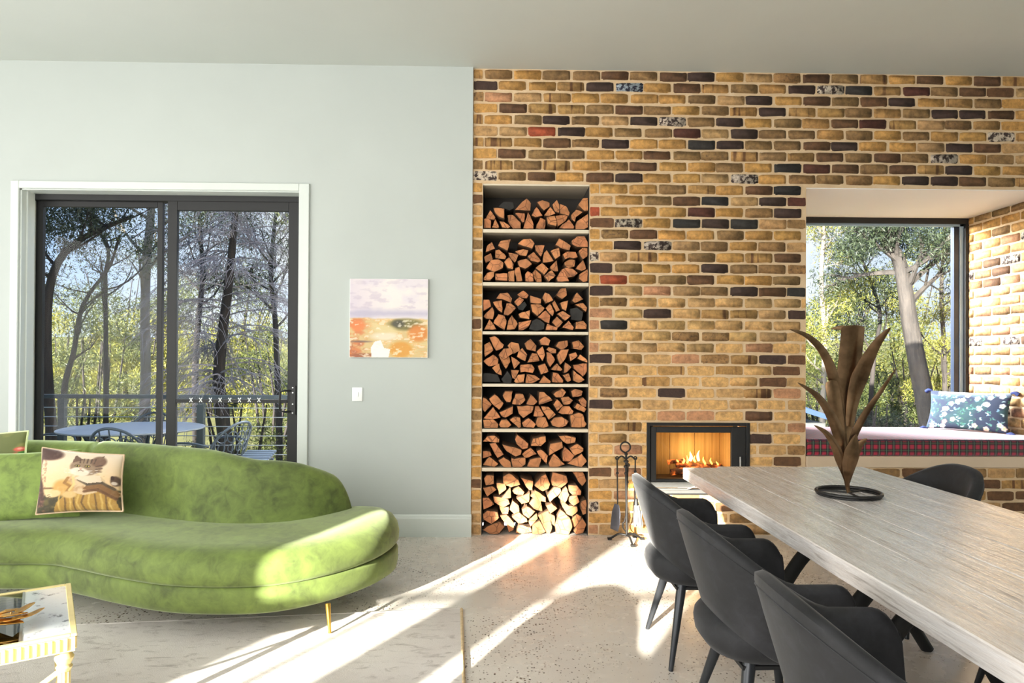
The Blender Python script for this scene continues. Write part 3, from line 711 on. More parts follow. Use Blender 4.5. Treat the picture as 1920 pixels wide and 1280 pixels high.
# firebox: grooved back and side liners, floor
liner = NT('fire_brick_liner'); v_ = liner.vec('World', (38, 38, .7)); liner.set(liner.ramp(liner.noise(v_, 1.0, 3), [(.3, S(188, 150, 92)), (.7, S(222, 186, 122))]), .9); liner.bump(liner.noise(v_, 1.2, 2), .6, .01)
dk = plain('sooted_liner', S(96, 80, 62), .9, var=.3, scale=7)
by = D+.34
fz0 = gz0-.02
nb = 3
for i in range(nb):
    xa_ = lerp(gx0-.02, gx1+.02, i/nb); xb_ = lerp(gx0-.02, gx1+.02, (i+1)/nb)
    MB().box((xa_+.002, by, fz0), (xb_-.002, by+.03, gz1+.1)).build('back_liner', liner.mat, fp, bevel=.002)
MB().box((gx0-.06, D+.03, fz0), (gx0-.02, by+.03, gz1+.1)).build('side_liner', dk, fp)
MB().box((gx1+.02, D+.03, fz0), (gx1+.06, by+.03, gz1+.1)).build('side_liner', liner.mat, fp)
MB().box((gx0-.06, D+.03, gz1+.1), (gx1+.06, by+.03, gz1+.12)).build('top_liner', dk, fp)
MB().box((gx0-.06, D+.03, fz0-.03), (gx1+.06, by+.03, fz0)).build('floor_liner', dk, fp)
ember = NT('burning_log'); v_ = ember.vec('Object', rnd=True); fac = ember.noise(v_, 22, 4)
ember.set(ember.ramp(fac, [(.4, S(70, 42, 30)), (.6, S(150, 84, 54))]), .9)
ember.lk(ember.ramp(fac, [(.52, (0, 0, 0, 1)), (.66, (1, .22, .04, 1))]), ember.b.inputs['Emission Color']); ember.b.inputs['Emission Strength'].default_value = 1.6
for j, (xa_, xb_, z_, yy, r_) in enumerate(((1258, 1330, 884, .19, .032), (1268, 1352, 872, .24, .026), (1252, 1300, 866, .22, .018), (1300, 1362, 888, .15, .026))):
    p0, p1 = at(xa_, z_, D+yy), at(xb_, z_-(4 if j != 1 else -3), D+yy+.03)
    m = MB(); n = 7
    m.tube([p0.lerp(p1, t/n)+Vector((0, 0, rng.uniform(-.004, .004))) for t in range(n+1)], [r_*rng.uniform(.8, 1.1) for t in range(n+1)], 8)
    tag(m.build('burning_log', ember.mat, smooth=60), ['thick glowing log lowest in the fire, left of centre', 'long burning log lying across the top of the fire', 'short thin stick burning at the upper left of the fire', 'glowing log at the right end of the fire'][j], 'log', 'logs burning in the fireplace')
fire = thing('fire', 'orange flames rising from logs behind the fireplace glass', 'flames', at(1300, 880, D+.2))
fm = emit_mat('flame', (1, .48, .09, 1), 5.0); fm2 = emit_mat('flame_core', (1, .78, .32, 1), 9.0)
for (cx_, bz_, tz_, r_) in ((1294, 864, 846, .016), (1309, 864, 844, .014), (1303, 866, 854, .012), (1321, 870, 856, .011), (1334, 870, 858, .009), (1281, 868, 858, .012), (1288, 868, 853, .012), (1270, 866, 861, .008), (1345, 872, 864, .008)):
    a_, b_ = at(cx_, bz_, D+.2), at(cx_+rng.uniform(-2, 2), tz_, D+.2); pts = []; rd = []
    for t in range(7):
        u = t/6; pts.append(a_.lerp(b_, u)+Vector((.006*sin(u*5+cx_), 0, 0))); rd.append(max(.0008, r_*sin(pi*min(1, .18+.82*u))**.8*(1-u*.55)))
    MB().tube(pts, rd, 7).build('flame', fm2 if r_ > .0135 else fm, fire, smooth=180)
fl = bpy.data.lights.new('firelight', 'POINT'); flo = bpy.data.objects.new('firelight', fl); COL.objects.link(flo); flo.location = at(1302, 852, D+.17)
fl.energy = 2.6; fl.color = (1, .77, .45); fl.shadow_soft_size = .05

# ------------------------------------------------------------------ fire tools
TY = 5.14
def T(px, py, y=TY): return at(px, py, y)
st = thing('fire_tool_stand', 'wrought iron fire tool stand with ring handle before the brick wall', 'stand', T(1176, 1008))
c0 = T(1175, 1012); c0.z = .04; top = T(1174, 850)
MB().tube([c0, T(1175, 960), T(1174, 905), top], [.009, .0085, .0085, .008], 10).build('post', MAT['iron'], st, smooth=40)
rg = [T(1172.5, 838)+Vector((cos(a), 0, sin(a)))*.038 for a in [2*pi*i/18-pi/2+.25 for i in range(18)]]
MB().tube([top]+rg[:-1]+[top+Vector((.004, .004, 0))], .0065, 8).build('ring_handle', MAT['iron'], st, smooth=60)
kn = MB()
for z_, r_ in ((T(0, 848).z, .013), (T(0, 862).z, .02), (T(0, 872).z, .018), (T(0, 885).z, .014)): kn.lathe([(.002, -.014), (r_, -.006), (r_, .006), (.002, .014)], (top.x, TY, z_), 10)
kn.build('collar', MAT['iron'], st, smooth=40)
HK = {}
for nm, px in (('left', 1157), ('right', 1191)):
    e_ = T(px, 859); m_ = T((px+1174)/2, 855); s_ = T(1174, 861)
    MB().tube(catmull([s_, m_, e_+Vector((0, 0, -.006)), e_+Vector((-.012 if px < 1174 else .012, 0, .008))], 6), .006, 8).build('hook', MAT['iron'], st, smooth=60); HK[nm] = e_
eb = T(1175, 872)+Vector((0, -.05, 0)); MB().tube(catmull([T(1174, 865), T(1174, 864)+Vector((0, -.03, .01)), eb, eb+Vector((0, -.012, .012))], 6), .006, 8).build('hook', MAT['iron'], st, smooth=60)
for fx, fy_ in ((1143, 5.20), (1187, 5.0), (1204, 5.2), (1190, 5.26)):
    b_ = at(fx, 1000, fy_); b_.z = .006
    d_ = (b_-Vector((c0.x, c0.y, 0))); p1 = Vector((c0.x, c0.y, .05))
    pts = catmull([p1, p1+d_*.45+Vector((0, 0, .0)), p1+d_*.8+Vector((0, 0, -.03)), Vector((b_.x, b_.y, .008))], 6)
    MB().tube(pts, .008, 8).obox(b_+Vector((0, 0, .004)), (.016, 0, 0), (0, .016, 0), (0, 0, .007)).build('foot', MAT['iron'], st, smooth=50)
def rod(name, label, a, b, part=None):
    t = thing(name, label, 'fire tool', Vector((b.x, b.y, b.z)))
    m = MB(); m.tube([a+Vector((0, 0, .01)), a.lerp(b, .25), b], .0055, 8)
    loop = [a+Vector((0, 0, .02))+Vector((cos(q)*.012, 0, sin(q)*.012)) for q in [2*pi*i/10 for i in range(10)]]
    m.tube(loop, .004, 6, loop=True); m.lathe([(.001, -.012), (.011, -.005), (.011, .005), (.001, .012)], a.lerp(b, .28), 8)
    m.build('handle', MAT['iron'], t, smooth=50); return t
sh = rod('fire_shovel', 'iron fireplace shovel with dark blade hanging left of the stand', HK['left']+Vector((0, -.004, -.018)), T(1158, 945))
prof = [(1152, 943), (1147, 958), (1144, 985), (1143.5, 989), (1158, 996), (1161, 985), (1163, 962), (1160, 946)]
cen = T(1154, 968)
fr_ = [T(x, y)+Vector((0, -.02+.012*(1-abs(x-1154)/10), 0)) for x, y in prof]; bk_ = [p+Vector((0, .006, 0)) for p in fr_]
m = MB().rings([bk_, fr_]); m.build('blade', MAT['steel'] if False else plain('dark_steel', S(74, 74, 82), .35, .6, var=.15, scale=8), sh)
br = rod('hearth_brush', 'hearth brush with pale grey bristles hanging right of the iron stand', HK['right']+Vector((0, -.004, -.018)), T(1191, 936))
MB().lathe([(.001, 0), (.014, -.004), (.016, -.03), (.022, -.05)], T(1193, 934), 12).build('ferrule', MAT['iron'], br, smooth=40)
bb_ = MB(); cB = T(1194, 946)
for k in range(90):
    a = rng.uniform(0, 2*pi); r_ = sqrt(rng.random())*.02
    p0 = cB+Vector((cos(a)*r_, sin(a)*r_, 0)); p1 = cB+Vector((cos(a)*r_*1.9+.008, sin(a)*r_*1.5, -.17+rng.uniform(0, .03)))
    bb_.tube([p0, p1], .0022, 3)
bb_.build('bristles', plain('grey_bristle', S(140, 140, 142), .8, var=.2), br, kind='stuff')
pk = rod('poker', 'slim iron poker with hooked tip hanging behind the stand post', eb+Vector((.012, .06, -.02)), T(1173, 972, TY+.03))
b_ = T(1173, 972, TY+.03); MB().tube(catmull([b_+Vector((0, 0, .02)), b_+Vector((-.008, 0, -.02)), b_+Vector((-.02, 0, -.035)), b_+Vector((-.016, 0, -.075)), b_+Vector((.006, 0, -.1))], 6), [.0055]*20+[.004]*5, 8).build('hook_tip', MAT['iron'], pk, smooth=60)

# ------------------------------------------------------------------ painted grids (flat prints kept as colour attributes)
def lin(a): a = np.asarray(a, float)/255; return np.where(a <= .04045, a/12.92, ((a+.055)/1.055)**2.4)
def vnoise(U, V, fx, fy, seed):
    r = np.random.default_rng(seed); Gd = r.random((64, 64)); x = U*fx; y = V*fy
    xi = np.floor(x).astype(int); yi = np.floor(y).astype(int); tx = x-xi; ty = y-yi; tx = tx*tx*(3-2*tx); ty = ty*ty*(3-2*ty)
    q = lambda i, j: Gd[i % 64, j % 64]
    return (q(xi, yi)*(1-tx)+q(xi+1, yi)*tx)*(1-ty)+(q(xi, yi+1)*(1-tx)+q(xi+1, yi+1)*tx)*ty
def fbm(U, V, fx, fy, seed, o=4):
    s = 0; a = 1; t = 0
    for i in range(o): s = s+a*vnoise(U, V, fx*2**i, fy*2**i, seed+i); t += a; a *= .5
    return s/t
class Canvas:
    def __init__(s, U, V, base): s.U, s.V = U, V; s.c = np.ones(U.shape+(3,))*np.array(base, float)
    def put(s, mask, col, k=1.0):
        m = np.clip(mask, 0, 1)[..., None]*k; s.c = s.c*(1-m)+np.array(col, float)*m
    def ell(s, cx, cy, rx, ry, col, k=1.0, soft=.15, rot=0):
        x = s.U-cx; y = s.V-cy; c, q = cos(rot), sin(rot); x, y = x*c+y*q, -x*q+y*c
        d = np.sqrt((x/rx)**2+(y/ry)**2); s.put((1-d)/soft+.5, col, k)
    def poly(s, pts, col, k=1.0):
        ins = np.zeros(s.U.shape, bool); n = len(pts)
        for i in range(n):
            (xa, ya), (xb, yb) = pts[i], pts[(i+1) % n]
            cond = ((ya > s.V) != (yb > s.V)) & (s.U < (xb-xa)*(s.V-ya)/((yb-ya) if abs(yb-ya) > 1e-9 else 1e-9)+xa); ins ^= cond
        s.put(ins.astype(float), col, k)
    def line(s, pts, w, col, k=1.0):
        for (xa, ya), (xb, yb) in zip(pts[:-1], pts[1:]):
            dx, dy = xb-xa, yb-ya; t = np.clip(((s.U-xa)*dx+(s.V-ya)*dy)/(dx*dx+dy*dy), 0, 1)
            d = np.hypot(s.U-xa-t*dx, s.V-ya-t*dy); s.put((w-d)/(w*.5)+.5, col, k)
def paint_mesh(name, pos, cvs, m, parent=None, origin=None, smooth=True, **kw):
    nu, nv = pos.shape[:2]; me = bpy.data.meshes.new(name); org = np.array(origin if origin is not None else (0, 0, 0), float)
    ii, jj = np.meshgrid(np.arange(nu-1), np.arange(nv-1), indexing='ij'); b0 = (ii*nv+jj).ravel()
    F = np.stack([b0, b0+nv, b0+nv+1, b0+1], 1)
    me.from_pydata((pos.reshape(-1, 3)-org).tolist(), [], F.tolist()); me.materials.append(m)
    at_ = me.color_attributes.new('Col', 'FLOAT_COLOR', 'POINT')
    rgba = np.ones((nu*nv, 4)); rgba[:, :3] = lin(np.clip(cvs.c.reshape(-1, 3), 0, 255)); at_.data.foreach_set('color', rgba.ravel())
    me.polygons.foreach_set('use_smooth', [smooth]*len(me.polygons))
    return link(name, me, parent, tuple(org) if parent is None else (0, 0, 0), **kw)

# ---- abstract landscape painting
a_, b_ = at(655, 670, D-.06), at(803, 523, D-.06)
pt = thing('painting', 'square abstract landscape canvas in lilac, white and orange on grey wall', 'painting', ((a_.x+b_.x)/2, D-.05, a_.z))
MB().box((a_.x, D-.062, a_.z), (b_.x, D-.03, b_.z)).build('stretched_canvas', MAT['white'], pt, bevel=.003)
U, V = np.meshgrid(np.linspace(0, 1, 150), np.linspace(0, 1, 150), indexing='ij'); cv = Canvas(U, V, (226, 216, 222))
n1 = fbm(U, V, 4, 6, 1); n2 = fbm(U, V, 9, 22, 5); n3 = fbm(U, V, 14, 30, 9)
cv.put((n1-.42)*5*(V > .5), (238, 228, 224)); cv.put((.5-U)*2.2*(n1+.3), (212, 198, 212), .8); cv.put((n2-.56)*8*(V > .62), (198, 184, 200), .6)
cv.put(1-abs(V-.56)/.06+(n1-.5)*2, (182, 174, 198), .8); cv.put(((V-.74)*8)*(n1-.35), (240, 232, 226), .6)
hz_ = .5+.06*(n1-.5)
low = np.clip((hz_-V)*40, 0, 1); cv.put(low, (218, 188, 128))
cv.put(low*np.clip((n2-.5)*9, 0, 1), (226, 200, 140)); cv.put(low*np.clip((n3-.56)*10, 0, 1), (228, 150, 54), .9)
cv.put(low*np.clip((.30-U)*6, 0, 1)*np.clip((n2-.36)*5, 0, 1), (214, 126, 62)); cv.put(low*np.clip((.24-U)*8, 0, 1)*np.clip((.3-V)*6, 0, 1)*np.clip((n3-.4)*6, 0, 1), (176, 92, 46), .8)
cv.ell(.72, .42, .22, .075, (112, 102, 36), .95, .5); cv.ell(.62, .43, .08, .05, (60, 56, 34), .85, .6); cv.ell(.88, .31, .13, .11, (222, 128, 32), .9, .5); cv.ell(.66, .1, .15, .1, (222, 150, 34), .9, .4)
cv.ell(.10, .40, .09, .07, (232, 128, 56), .9, .5); cv.ell(.14, .20, .14, .012, (112, 88, 78), .8, .8); cv.ell(.2, .02, .2, .03, (150, 78, 34), .8, .6)
cv.poly([(.28, 0), (.27, .12), (.32, .2), (.40, .22), (.44, .12), (.52, .1), (.5, 0)], (244, 242, 236)); cv.ell(.45, .27, .18, .05, (236, 224, 200), .85, .7); cv.ell(.44, .36, .14, .05, (226, 206, 148), .8, .6)
cv.put(np.clip((n3-.6)*12, 0, 1)*low, (250, 240, 220), .7)
cv.c *= .93
pos = np.stack([a_.x+.003+U*(b_.x-a_.x-.006), D-.0632-.0018*(n3-.4), a_.z+.003+V*(b_.z-a_.z-.006)], -1)
paint_mesh('paint_layer', pos, cv, attr_mat('oil_paint', .45, .3, 90), pt)

# ------------------------------------------------------------------ rug
rq = [Vector((-.19, 3.73)), Vector((-3.4, 3.375)), Vector((-3.2, .75)), Vector((-.02, 1.08))]
rug = thing('area_rug', 'pale distressed grey rug with tan bound edge under the sofa', 'rug', (-1.7, 2.3, 0))
m = MB(); nq = 40
R = []
for p in (0, 1):
    pass
def rugpt(u, v): return rq[1].lerp(rq[0], u).lerp(rq[2].lerp(rq[3], u), v)
vs = []; fs = []; N_ = 60
for i in range(N_+1):
    for j in range(N_+1):
        p = rugpt(i/N_, j/N_); vs.append((p.x, p.y, .012+.0025*noise.noise(Vector((p.x*6, p.y*6, 0)))))
for i in range(N_):
    for j in range(N_): o = i*(N_+1)+j; fs.append((o, o+N_+1, o+N_+2, o+1))
m.add(vs, fs); m.build('pile', MAT['rug'], rug, smooth=180)
for k in range(4):
    p, q_ = rq[k], rq[(k+1) % 4]
    MB().tube([(lerp(p.x, q_.x, t/12), lerp(p.y, q_.y, t/12), .008) for t in range(13)], .009 if k == 3 else .007, 6).build('bound_edge', MAT['rug_edge'] if k == 3 else MAT['rug'], rug, smooth=60)

# ------------------------------------------------------------------ green curved sofa
OUT = [(-3.9, 4.05), (-3.5, 3.86), (-3.0, 3.72), (-2.66, 3.66), (-2.37, 3.65), (-2.17, 3.57), (-1.93, 3.45), (-1.655, 3.335), (-1.44, 3.29), (-1.18, 3.29), (-1.0, 3.35), (-.825, 3.49), (-.66, 3.72), (-.585, 3.95),
       (-.60, 4.14), (-.69, 4.27), (-.86, 4.33), (-1.1, 4.26), (-1.4, 4.14), (-1.8, 4.2), (-2.25, 4.37), (-2.7, 4.47), (-3.2, 4.52), (-3.7, 4.54), (-4.02, 4.36)]
OC = [Vector((p.x, p.y)) for p in catmull([(x, y, 0) for x, y in OUT], 7, True)]
sofa = thing('curved_sofa', 'curved green velvet sofa with brass legs in front of the glass door', 'sofa', (-2.2, 3.95, 0))
def skirt(prof, dz=None):
    R = []
    for d, z in prof: R.append([(x, y, z+(dz(x, y) if dz else 0)) for x, y in offs(OC, d)])
    return R
MB().rings(skirt([(-.10, .132), (-.03, .135), (-.008, .15), (0, .19), (0, .25), (-.008, .266), (-.03, .27)])).build('sofa_base', MAT['green'], sofa, smooth=60)
bump = lambda x, y: .035*math.exp(-((x+.78)**2+(y-4.1)**2)/.10)
MB().rings(skirt([(-.03, .268), (-.008, .272), (.004, .29), (.006, .33), (-.004, .375), (-.03, .41), (-.07, .428), (-.12, .436), (-.17, .438)], bump)).build('seat_cushion', MAT['green'], sofa, smooth=60)
def backrest(path, hgt, base=.30, th=.165, lean=.05):
    C = catmull([(x, y, 0) for x, y in path], 9); n = len(C); mb = MB(); R = []
    for i, c in enumerate(C):
        t = (C[min(i+1, n-1)]-C[max(i-1, 0)]).normalized(); nr = Vector((-t.y, t.x, 0))
        H = hgt(i/(n-1)); ring = []; K = 20
        prof = [(0, base), (-.004, base+.08)]
        rr = min(th/2, (H-base)*.5)
        for k in range(13):
            a = pi-pi*k/12; prof.append((th/2+cos(a)*th/2, H-rr+sin(a)*rr))
        prof += [(th, base)]
        for d, z in prof:
            s = (z-base)/.55; ring.append(c+nr*(d+lean*s)+Vector((0, 0, z)))
        R.append(ring)
    mb.rings(R); return mb
def endr(u, a, b): return sqrt(max(0, 1-((a-u)/a)**2)) if u < a else sqrt(max(0, 1-((u-(1-b))/b)**2)) if u > 1-b else 1
def hb1(u):
    h = lerp(.845, .835, u/.35) if u < .35 else lerp(.835, .775, sstep(.35, .62, u)) if u < .62 else .775-.155*((u-.62)/.38)**1.4
    e1 = endr(u, .035, .10); return .36+(h-.36)*max(.12, e1)
backrest([(-2.56, 4.235), (-2.25, 4.135), (-1.95, 4.0), (-1.65, 3.89), (-1.38, 3.865), (-1.12, 3.93), (-.96, 4.03), (-.85, 4.14)], hb1).build('backrest', MAT['green'], sofa, smooth=70)
backrest([(-3.98, 4.3), (-3.6, 4.36), (-3.1, 4.34), (-2.75, 4.29), (-2.54, 4.24)], lambda u: .36+.475*max(.12, endr(u, .12, .05))).build('backrest', MAT['green'], sofa, smooth=70)
for (lx, ly) in ((-.82, 3.36+.03), (-.92, 4.15), (-2.35, 4.2), (-3.6, 4.25), (-3.55, 3.98)):
    b_ = Vector((lx, ly, .016 if ly < 3.6 else 0)); a_ = Vector((lx-.018, ly+.03, .15))
    MB().tube([a_, b_+Vector((0, 0, .012)), b_], [.014, .0075, .009], 12).build('leg', MAT['gold'], sofa, smooth=50)

# ---- cushions
def cushion(name, label, cat, cor, thick, m, cvs=None, back=None, N=44, piping=None, group=None, sag=.05):
    """cor: TL TR BR BL corners; bulging pillow"""
    TL, TR, BR_, BL = map(Vector, cor); nrm = ((TR-TL).cross(BL-TL)).normalized()
    if nrm.y > 0: nrm = -nrm
    c = (TL+TR+BR_+BL)/4; root = thing(name, label, cat, Vector((c.x, c.y, min(BL.z, BR_.z))), group)
    def surf(s):
        u, v = np.meshgrid(np.linspace(0, 1, N), np.linspace(0, 1, N), indexing='ij')
        pin = lambda x: x+sag*np.sin(2*pi*x)*0
        L = lambda P_: np.array(P_)
        uu = u[..., None]; vv = v[..., None]
        edge_u = sag*np.sin(pi*v)*(2*u-1); edge_v = sag*np.sin(pi*u)*(2*v-1)
        u2 = (u-edge_u*.5)[..., None]; v2 = (v-edge_v*.5)[..., None]
        pos = (L(BL)*(1-u2)+L(BR_)*u2)*(1-v2)+(L(TL)*(1-u2)+L(TR)*u2)*v2
        h = thick/2*np.power(np.clip(16*u*(1-u)*v*(1-v), 0, 1), .42)
        h = h*(1+.07*(fbm(u, v, 3, 3, 3)-.5))
        return u, v, pos+np.array(nrm)*(h*s)[..., None]
    u, v, pf = surf(1); _, _, pb = surf(-1)
    if cvs is not None:
        C_ = cvs(u, v); paint_mesh('front_cover', pf, C_, m, root)
    else:
        mb = MB(); vs = pf.reshape(-1, 3).tolist(); mb.add(vs, [(i*N+j, (i+1)*N+j, (i+1)*N+j+1, i*N+j+1) for i in range(N-1) for j in range(N-1)]); mb.build('front_cover', m, root, smooth=180)
    mb = MB(); vs = pb.reshape(-1, 3).tolist(); mb.add(vs, [(i*N+j, i*N+j+1, (i+1)*N+j+1, (i+1)*N+j) for i in range(N-1) for j in range(N-1)]); mb.build('back_cover', back or m, root, smooth=180)
    if piping:
        ed = [tuple(pf[i, 0]) for i in range(N)]+[tuple(pf[N-1, j]) for j in range(1, N)]+[tuple(pf[i, N-1]) for i in range(N-2, -1, -1)]+[tuple(pf[0, j]) for j in range(N-2, 0, -1)]
        MB().tube(ed, .0055, 6, loop=True).build('piping', piping, root, smooth=60)
    return root
def catcv(u, v):
    c = Canvas(u, v, (240, 206, 160)); n = fbm(u, v, 5, 5, 2); n2 = fbm(u, v, 14, 14, 7); n3 = fbm(u, v, 30, 30, 12)
    c.put((v-.55)*2.2, (240, 222, 198)); c.put((.62-v)*1.5, (222, 182, 116), .6)
    c.put((.27+.05*(n-.5)-v)*25, (66, 58, 34)); c.put((n2-.5)*5*(v < .3), (112, 98, 50), .7); c.line([(.1, .36), (.35, .35)], .012, (120, 88, 52)); c.line([(.9, .33), (1, .33)], .02, (96, 84, 50))
    tw = .085+.04*np.sin(v*7)+.03*(n-.5); c.put((tw-u)*30*(v > .1), (76, 44, 36)); c.put((n3-.55)*6*(u < .12), (130, 84, 60), .6); c.ell(.12, .9, .2, .1, (76, 46, 38), 1, .3)
    c.poly([(.22, 0), (.28, .14), (.45, .3), (.6, .36), (.8, .32), (.95, .2), (.98, 0)], (176, 134, 58))
    for k in range(11):
        x = .3+.06*k; c.line([(x, 0), (x+.03*sin(k), .12), (x+.02, .26)], .011, (104, 74, 34) if k % 2 else (214, 176, 92), .8)
    c.poly([(.42, .3), (.46, .5), (.55, .6), (.78, .6), (.86, .5), (.84, .32), (.62, .24)], (214, 184, 142)); c.put((n2-.52)*5*(v < .58)*(v > .3)*(u > .42)*(u < .85), (160, 112, 66), .7)
    c.poly([(.6, .34), (.72, .5), (.95, .4), (1, .28), (.96, .16), (.78, .3)], (132, 92, 50)); c.line([(.55, .5), (.66, .42), (.82, .46), (.95, .36)], .022, (74, 62, 46), .8); c.line([(.62, .3), (.78, .34), (.96, .2)], .02, (96, 60, 30), .8)
    c.ell(.36, .36, .13, .13, (208, 160, 84), 1, .4, .5); c.line([(.42, .52), (.38, .44), (.46, .38), (.40, .28)], .02, (150, 104, 48), .8); c.line([(.48, .53), (.5, .42), (.44, .32)], .014, (232, 200, 130), .9)
    c.ell(.25, .27, .085, .055, (226, 194, 140), 1, .3, .2); c.ell(.18, .25, .045, .035, (232, 204, 156), 1, .3); c.ell(.44, .25, .09, .055, (216, 180, 118), 1, .4); c.line([(.16, .22), (.2, .23)], .006, (110, 80, 50)); c.line([(.16, .25), (.19, .26)], .005, (110, 80, 50))
    c.poly([(.5, .52), (.62, .6), (.8, .58), (.82, .47), (.66, .44)], (228, 206, 176))
    c.ell(.62, .72, .19, .15, (150, 124, 98), 1, .15); c.poly([(.45, .78), (.47, .93), (.58, .85)], (112, 84, 66)); c.poly([(.70, .86), (.80, .95), (.82, .8)], (112, 84, 66)); c.ell(.76, .83, .09, .1, (124, 94, 74), 1, .3)
    for k in range(5): c.line([(.54+.045*k, .87), (.545+.042*k, .79)], .007, (70, 50, 42), .85)
    for k in range(3): c.line([(.74, .64+.05*k), (.81, .65+.06*k)], .008, (78, 56, 46), .8)
    c.ell(.54, .64, .10, .07, (236, 218, 194), 1, .3); c.ell(.59, .62, .08, .06, (232, 214, 190), 1, .3)
    for ex in (.52, .64): c.ell(ex, .735, .034, .026, (56, 44, 34), 1, .2); c.ell(ex, .735, .024, .018, (196, 170, 84), 1, .2); c.ell(ex, .735, .009, .017, (20, 16, 14), 1, .2)
    c.poly([(.545, .69), (.585, .69), (.565, .665)], (190, 120, 104)); c.line([(.565, .665), (.54, .645)], .005, (96, 68, 54)); c.line([(.565, .665), (.6, .645)], .005, (96, 68, 54))
    for s_ in (-1, 1):
        for k in range(3): c.line([(.565+s_*.06, .655-.012*k), (.565+s_*.2, .67-.035*k)], .003, (244, 236, 224), .7)
    c.ell(.96, .5, .05, .09, (96, 72, 56), 1, .3); c.ell(.93, .55, .02, .04, (70, 50, 42), 1, .3); c.ell(.95, .46, .03, .03, (224, 206, 186), 1, .4)
    c.put((n3-.5)*3, (255, 240, 210), .12); c.c *= .88; return c
print_fab = attr_mat('printed_linen', .8, .2, 420, .2)
grn2 = MAT['green']
cush_y = 3.97
cat = cushion('cat_cushion', 'square cushion printed with a tabby cat in a draped gown', 'cushion',
        (at(80, 839, 3.95), at(233, 853, 3.93), at(231, 958, 3.80), at(68, 964, 3.82)), .14, print_fab, catcv, MAT['green'], N=110, piping=plain('cream_piping', S(196, 170, 140), .8))
cushion('velvet_cushion', 'large plain green velvet cushion standing behind the cat print cushion', 'cushion',
        (at(-45, 850, 4.08), at(154, 841, 4.08), at(150, 968, 3.95), at(-70, 985, 3.93)), .14, velvet('lime_velvet', (110, 130, 58), .7, 1.15, .5))
def rosecv(u, v):
    c = Canvas(u, v, (92, 98, 52)); n = fbm(u, v, 6, 6, 22); c.put((n-.5)*5, (128, 126, 68), .8)
    r_ = random.Random(5)
    for k in range(16):
        x, y = r_.random(), r_.random()*.72; c.ell(x+.03, y-.04, .07, .03, (70, 120, 54), 1, .4, r_.random()*3); c.ell(x, y, .05, .045, (196, 84, 72), 1, .4); c.ell(x, y+.01, .024, .02, (232, 150, 130), 1, .5)
    return c
cushion('floral_cushion', 'olive green cushion with pink roses and pale piping at sofa end', 'cushion',
        (at(-150, 820, 4.22), at(53, 808, 4.22), at(52, 900, 4.17), at(-150, 930, 4.17)), .10, print_fab, rosecv, MAT['green'], N=70, piping=plain('pale_green_piping', S(204, 216, 160), .7))
# ------------------------------------------------------------------ coffee table
CTZ = .41
c0 = atz(130, 1095, CTZ); c1 = atz(141, 1188, CTZ)
ex = (c1-c0); WD = ex.length; ex = ex.normalized(); ey = Vector((ex.y, -ex.x, 0));  ey = ey if ey.x < 0 else -ey
LN = 1.15
def CT(a, b, z): return c0+ex*a+ey*b+Vector((0, 0, z-CTZ))       # a across (0..WD), b along (0..LN)
ct = thing('coffee_table', 'gilt fluted-frame coffee table with mirror-edged glass top on the rug', 'table', (CT(WD/2, LN/2, 0).x, CT(WD/2, LN/2, 0).y, 0))
def cbox(mb, a0, a1, b0, b1, z0, z1): 
    return mb.obox(CT((a0+a1)/2, (b0+b1)/2, (z0+z1)/2), ex*((a1-a0)/2), ey*((b1-b0)/2), (0, 0, (z1-z0)/2))
MW = .155
mir = NT('antique_mirror'); v_ = mir.vec('Object'); fo = mir.ramp(mir.noise(v_, 26, 6, .7), [(.56, 0), (.66, 1)])
mir.set(mir.mix(fo, S(222, 226, 228), S(120, 122, 124)), .16, .35)
ctg = NT('table_glass'); ctg.n.remove(ctg.b); o_ = [x for x in ctg.n if x.type == 'OUTPUT_MATERIAL'][0]
t1 = ctg.n.new('ShaderNodeBsdfTransparent'); t1.inputs[0].default_value = (.86, .92, .92, 1); g1 = ctg.n.new('ShaderNodeBsdfGlossy'); g1.inputs['Roughness'].default_value = 0
fr = ctg.n.new('ShaderNodeFresnel'); fr.inputs['IOR'].default_value = 1.9; mx_ = ctg.n.new('ShaderNodeMixShader')
ctg.lk(fr.outputs[0], mx_.inputs[0]); ctg.lk(t1.outputs[0], mx_.inputs[1]); ctg.lk(g1.outputs[0], mx_.inputs[2]); ctg.lk(mx_.outputs[0], o_.inputs[0])
for nm, b0, b1 in (('mirror_panel', .012, MW), ('mirror_panel', LN-MW, LN-.012)): cbox(MB(), .012, WD-.012, b0, b1, CTZ-.012, CTZ).build(nm, mir.mat, ct)
cbox(MB(), .012, WD-.012, MW+.004, LN-MW-.004, CTZ-.010, CTZ).build('glass_top', ctg.mat, ct)
m = MB()
for b_ in (MW, MW+.085, LN-MW-.085, LN-MW): cbox(m, .012, WD-.012, b_-.004, b_+.004, CTZ-.014, CTZ+.0015)
m.build('glazing_bar', MAT['steel'], ct)
fz0, fz1 = CTZ-.058, CTZ-.004
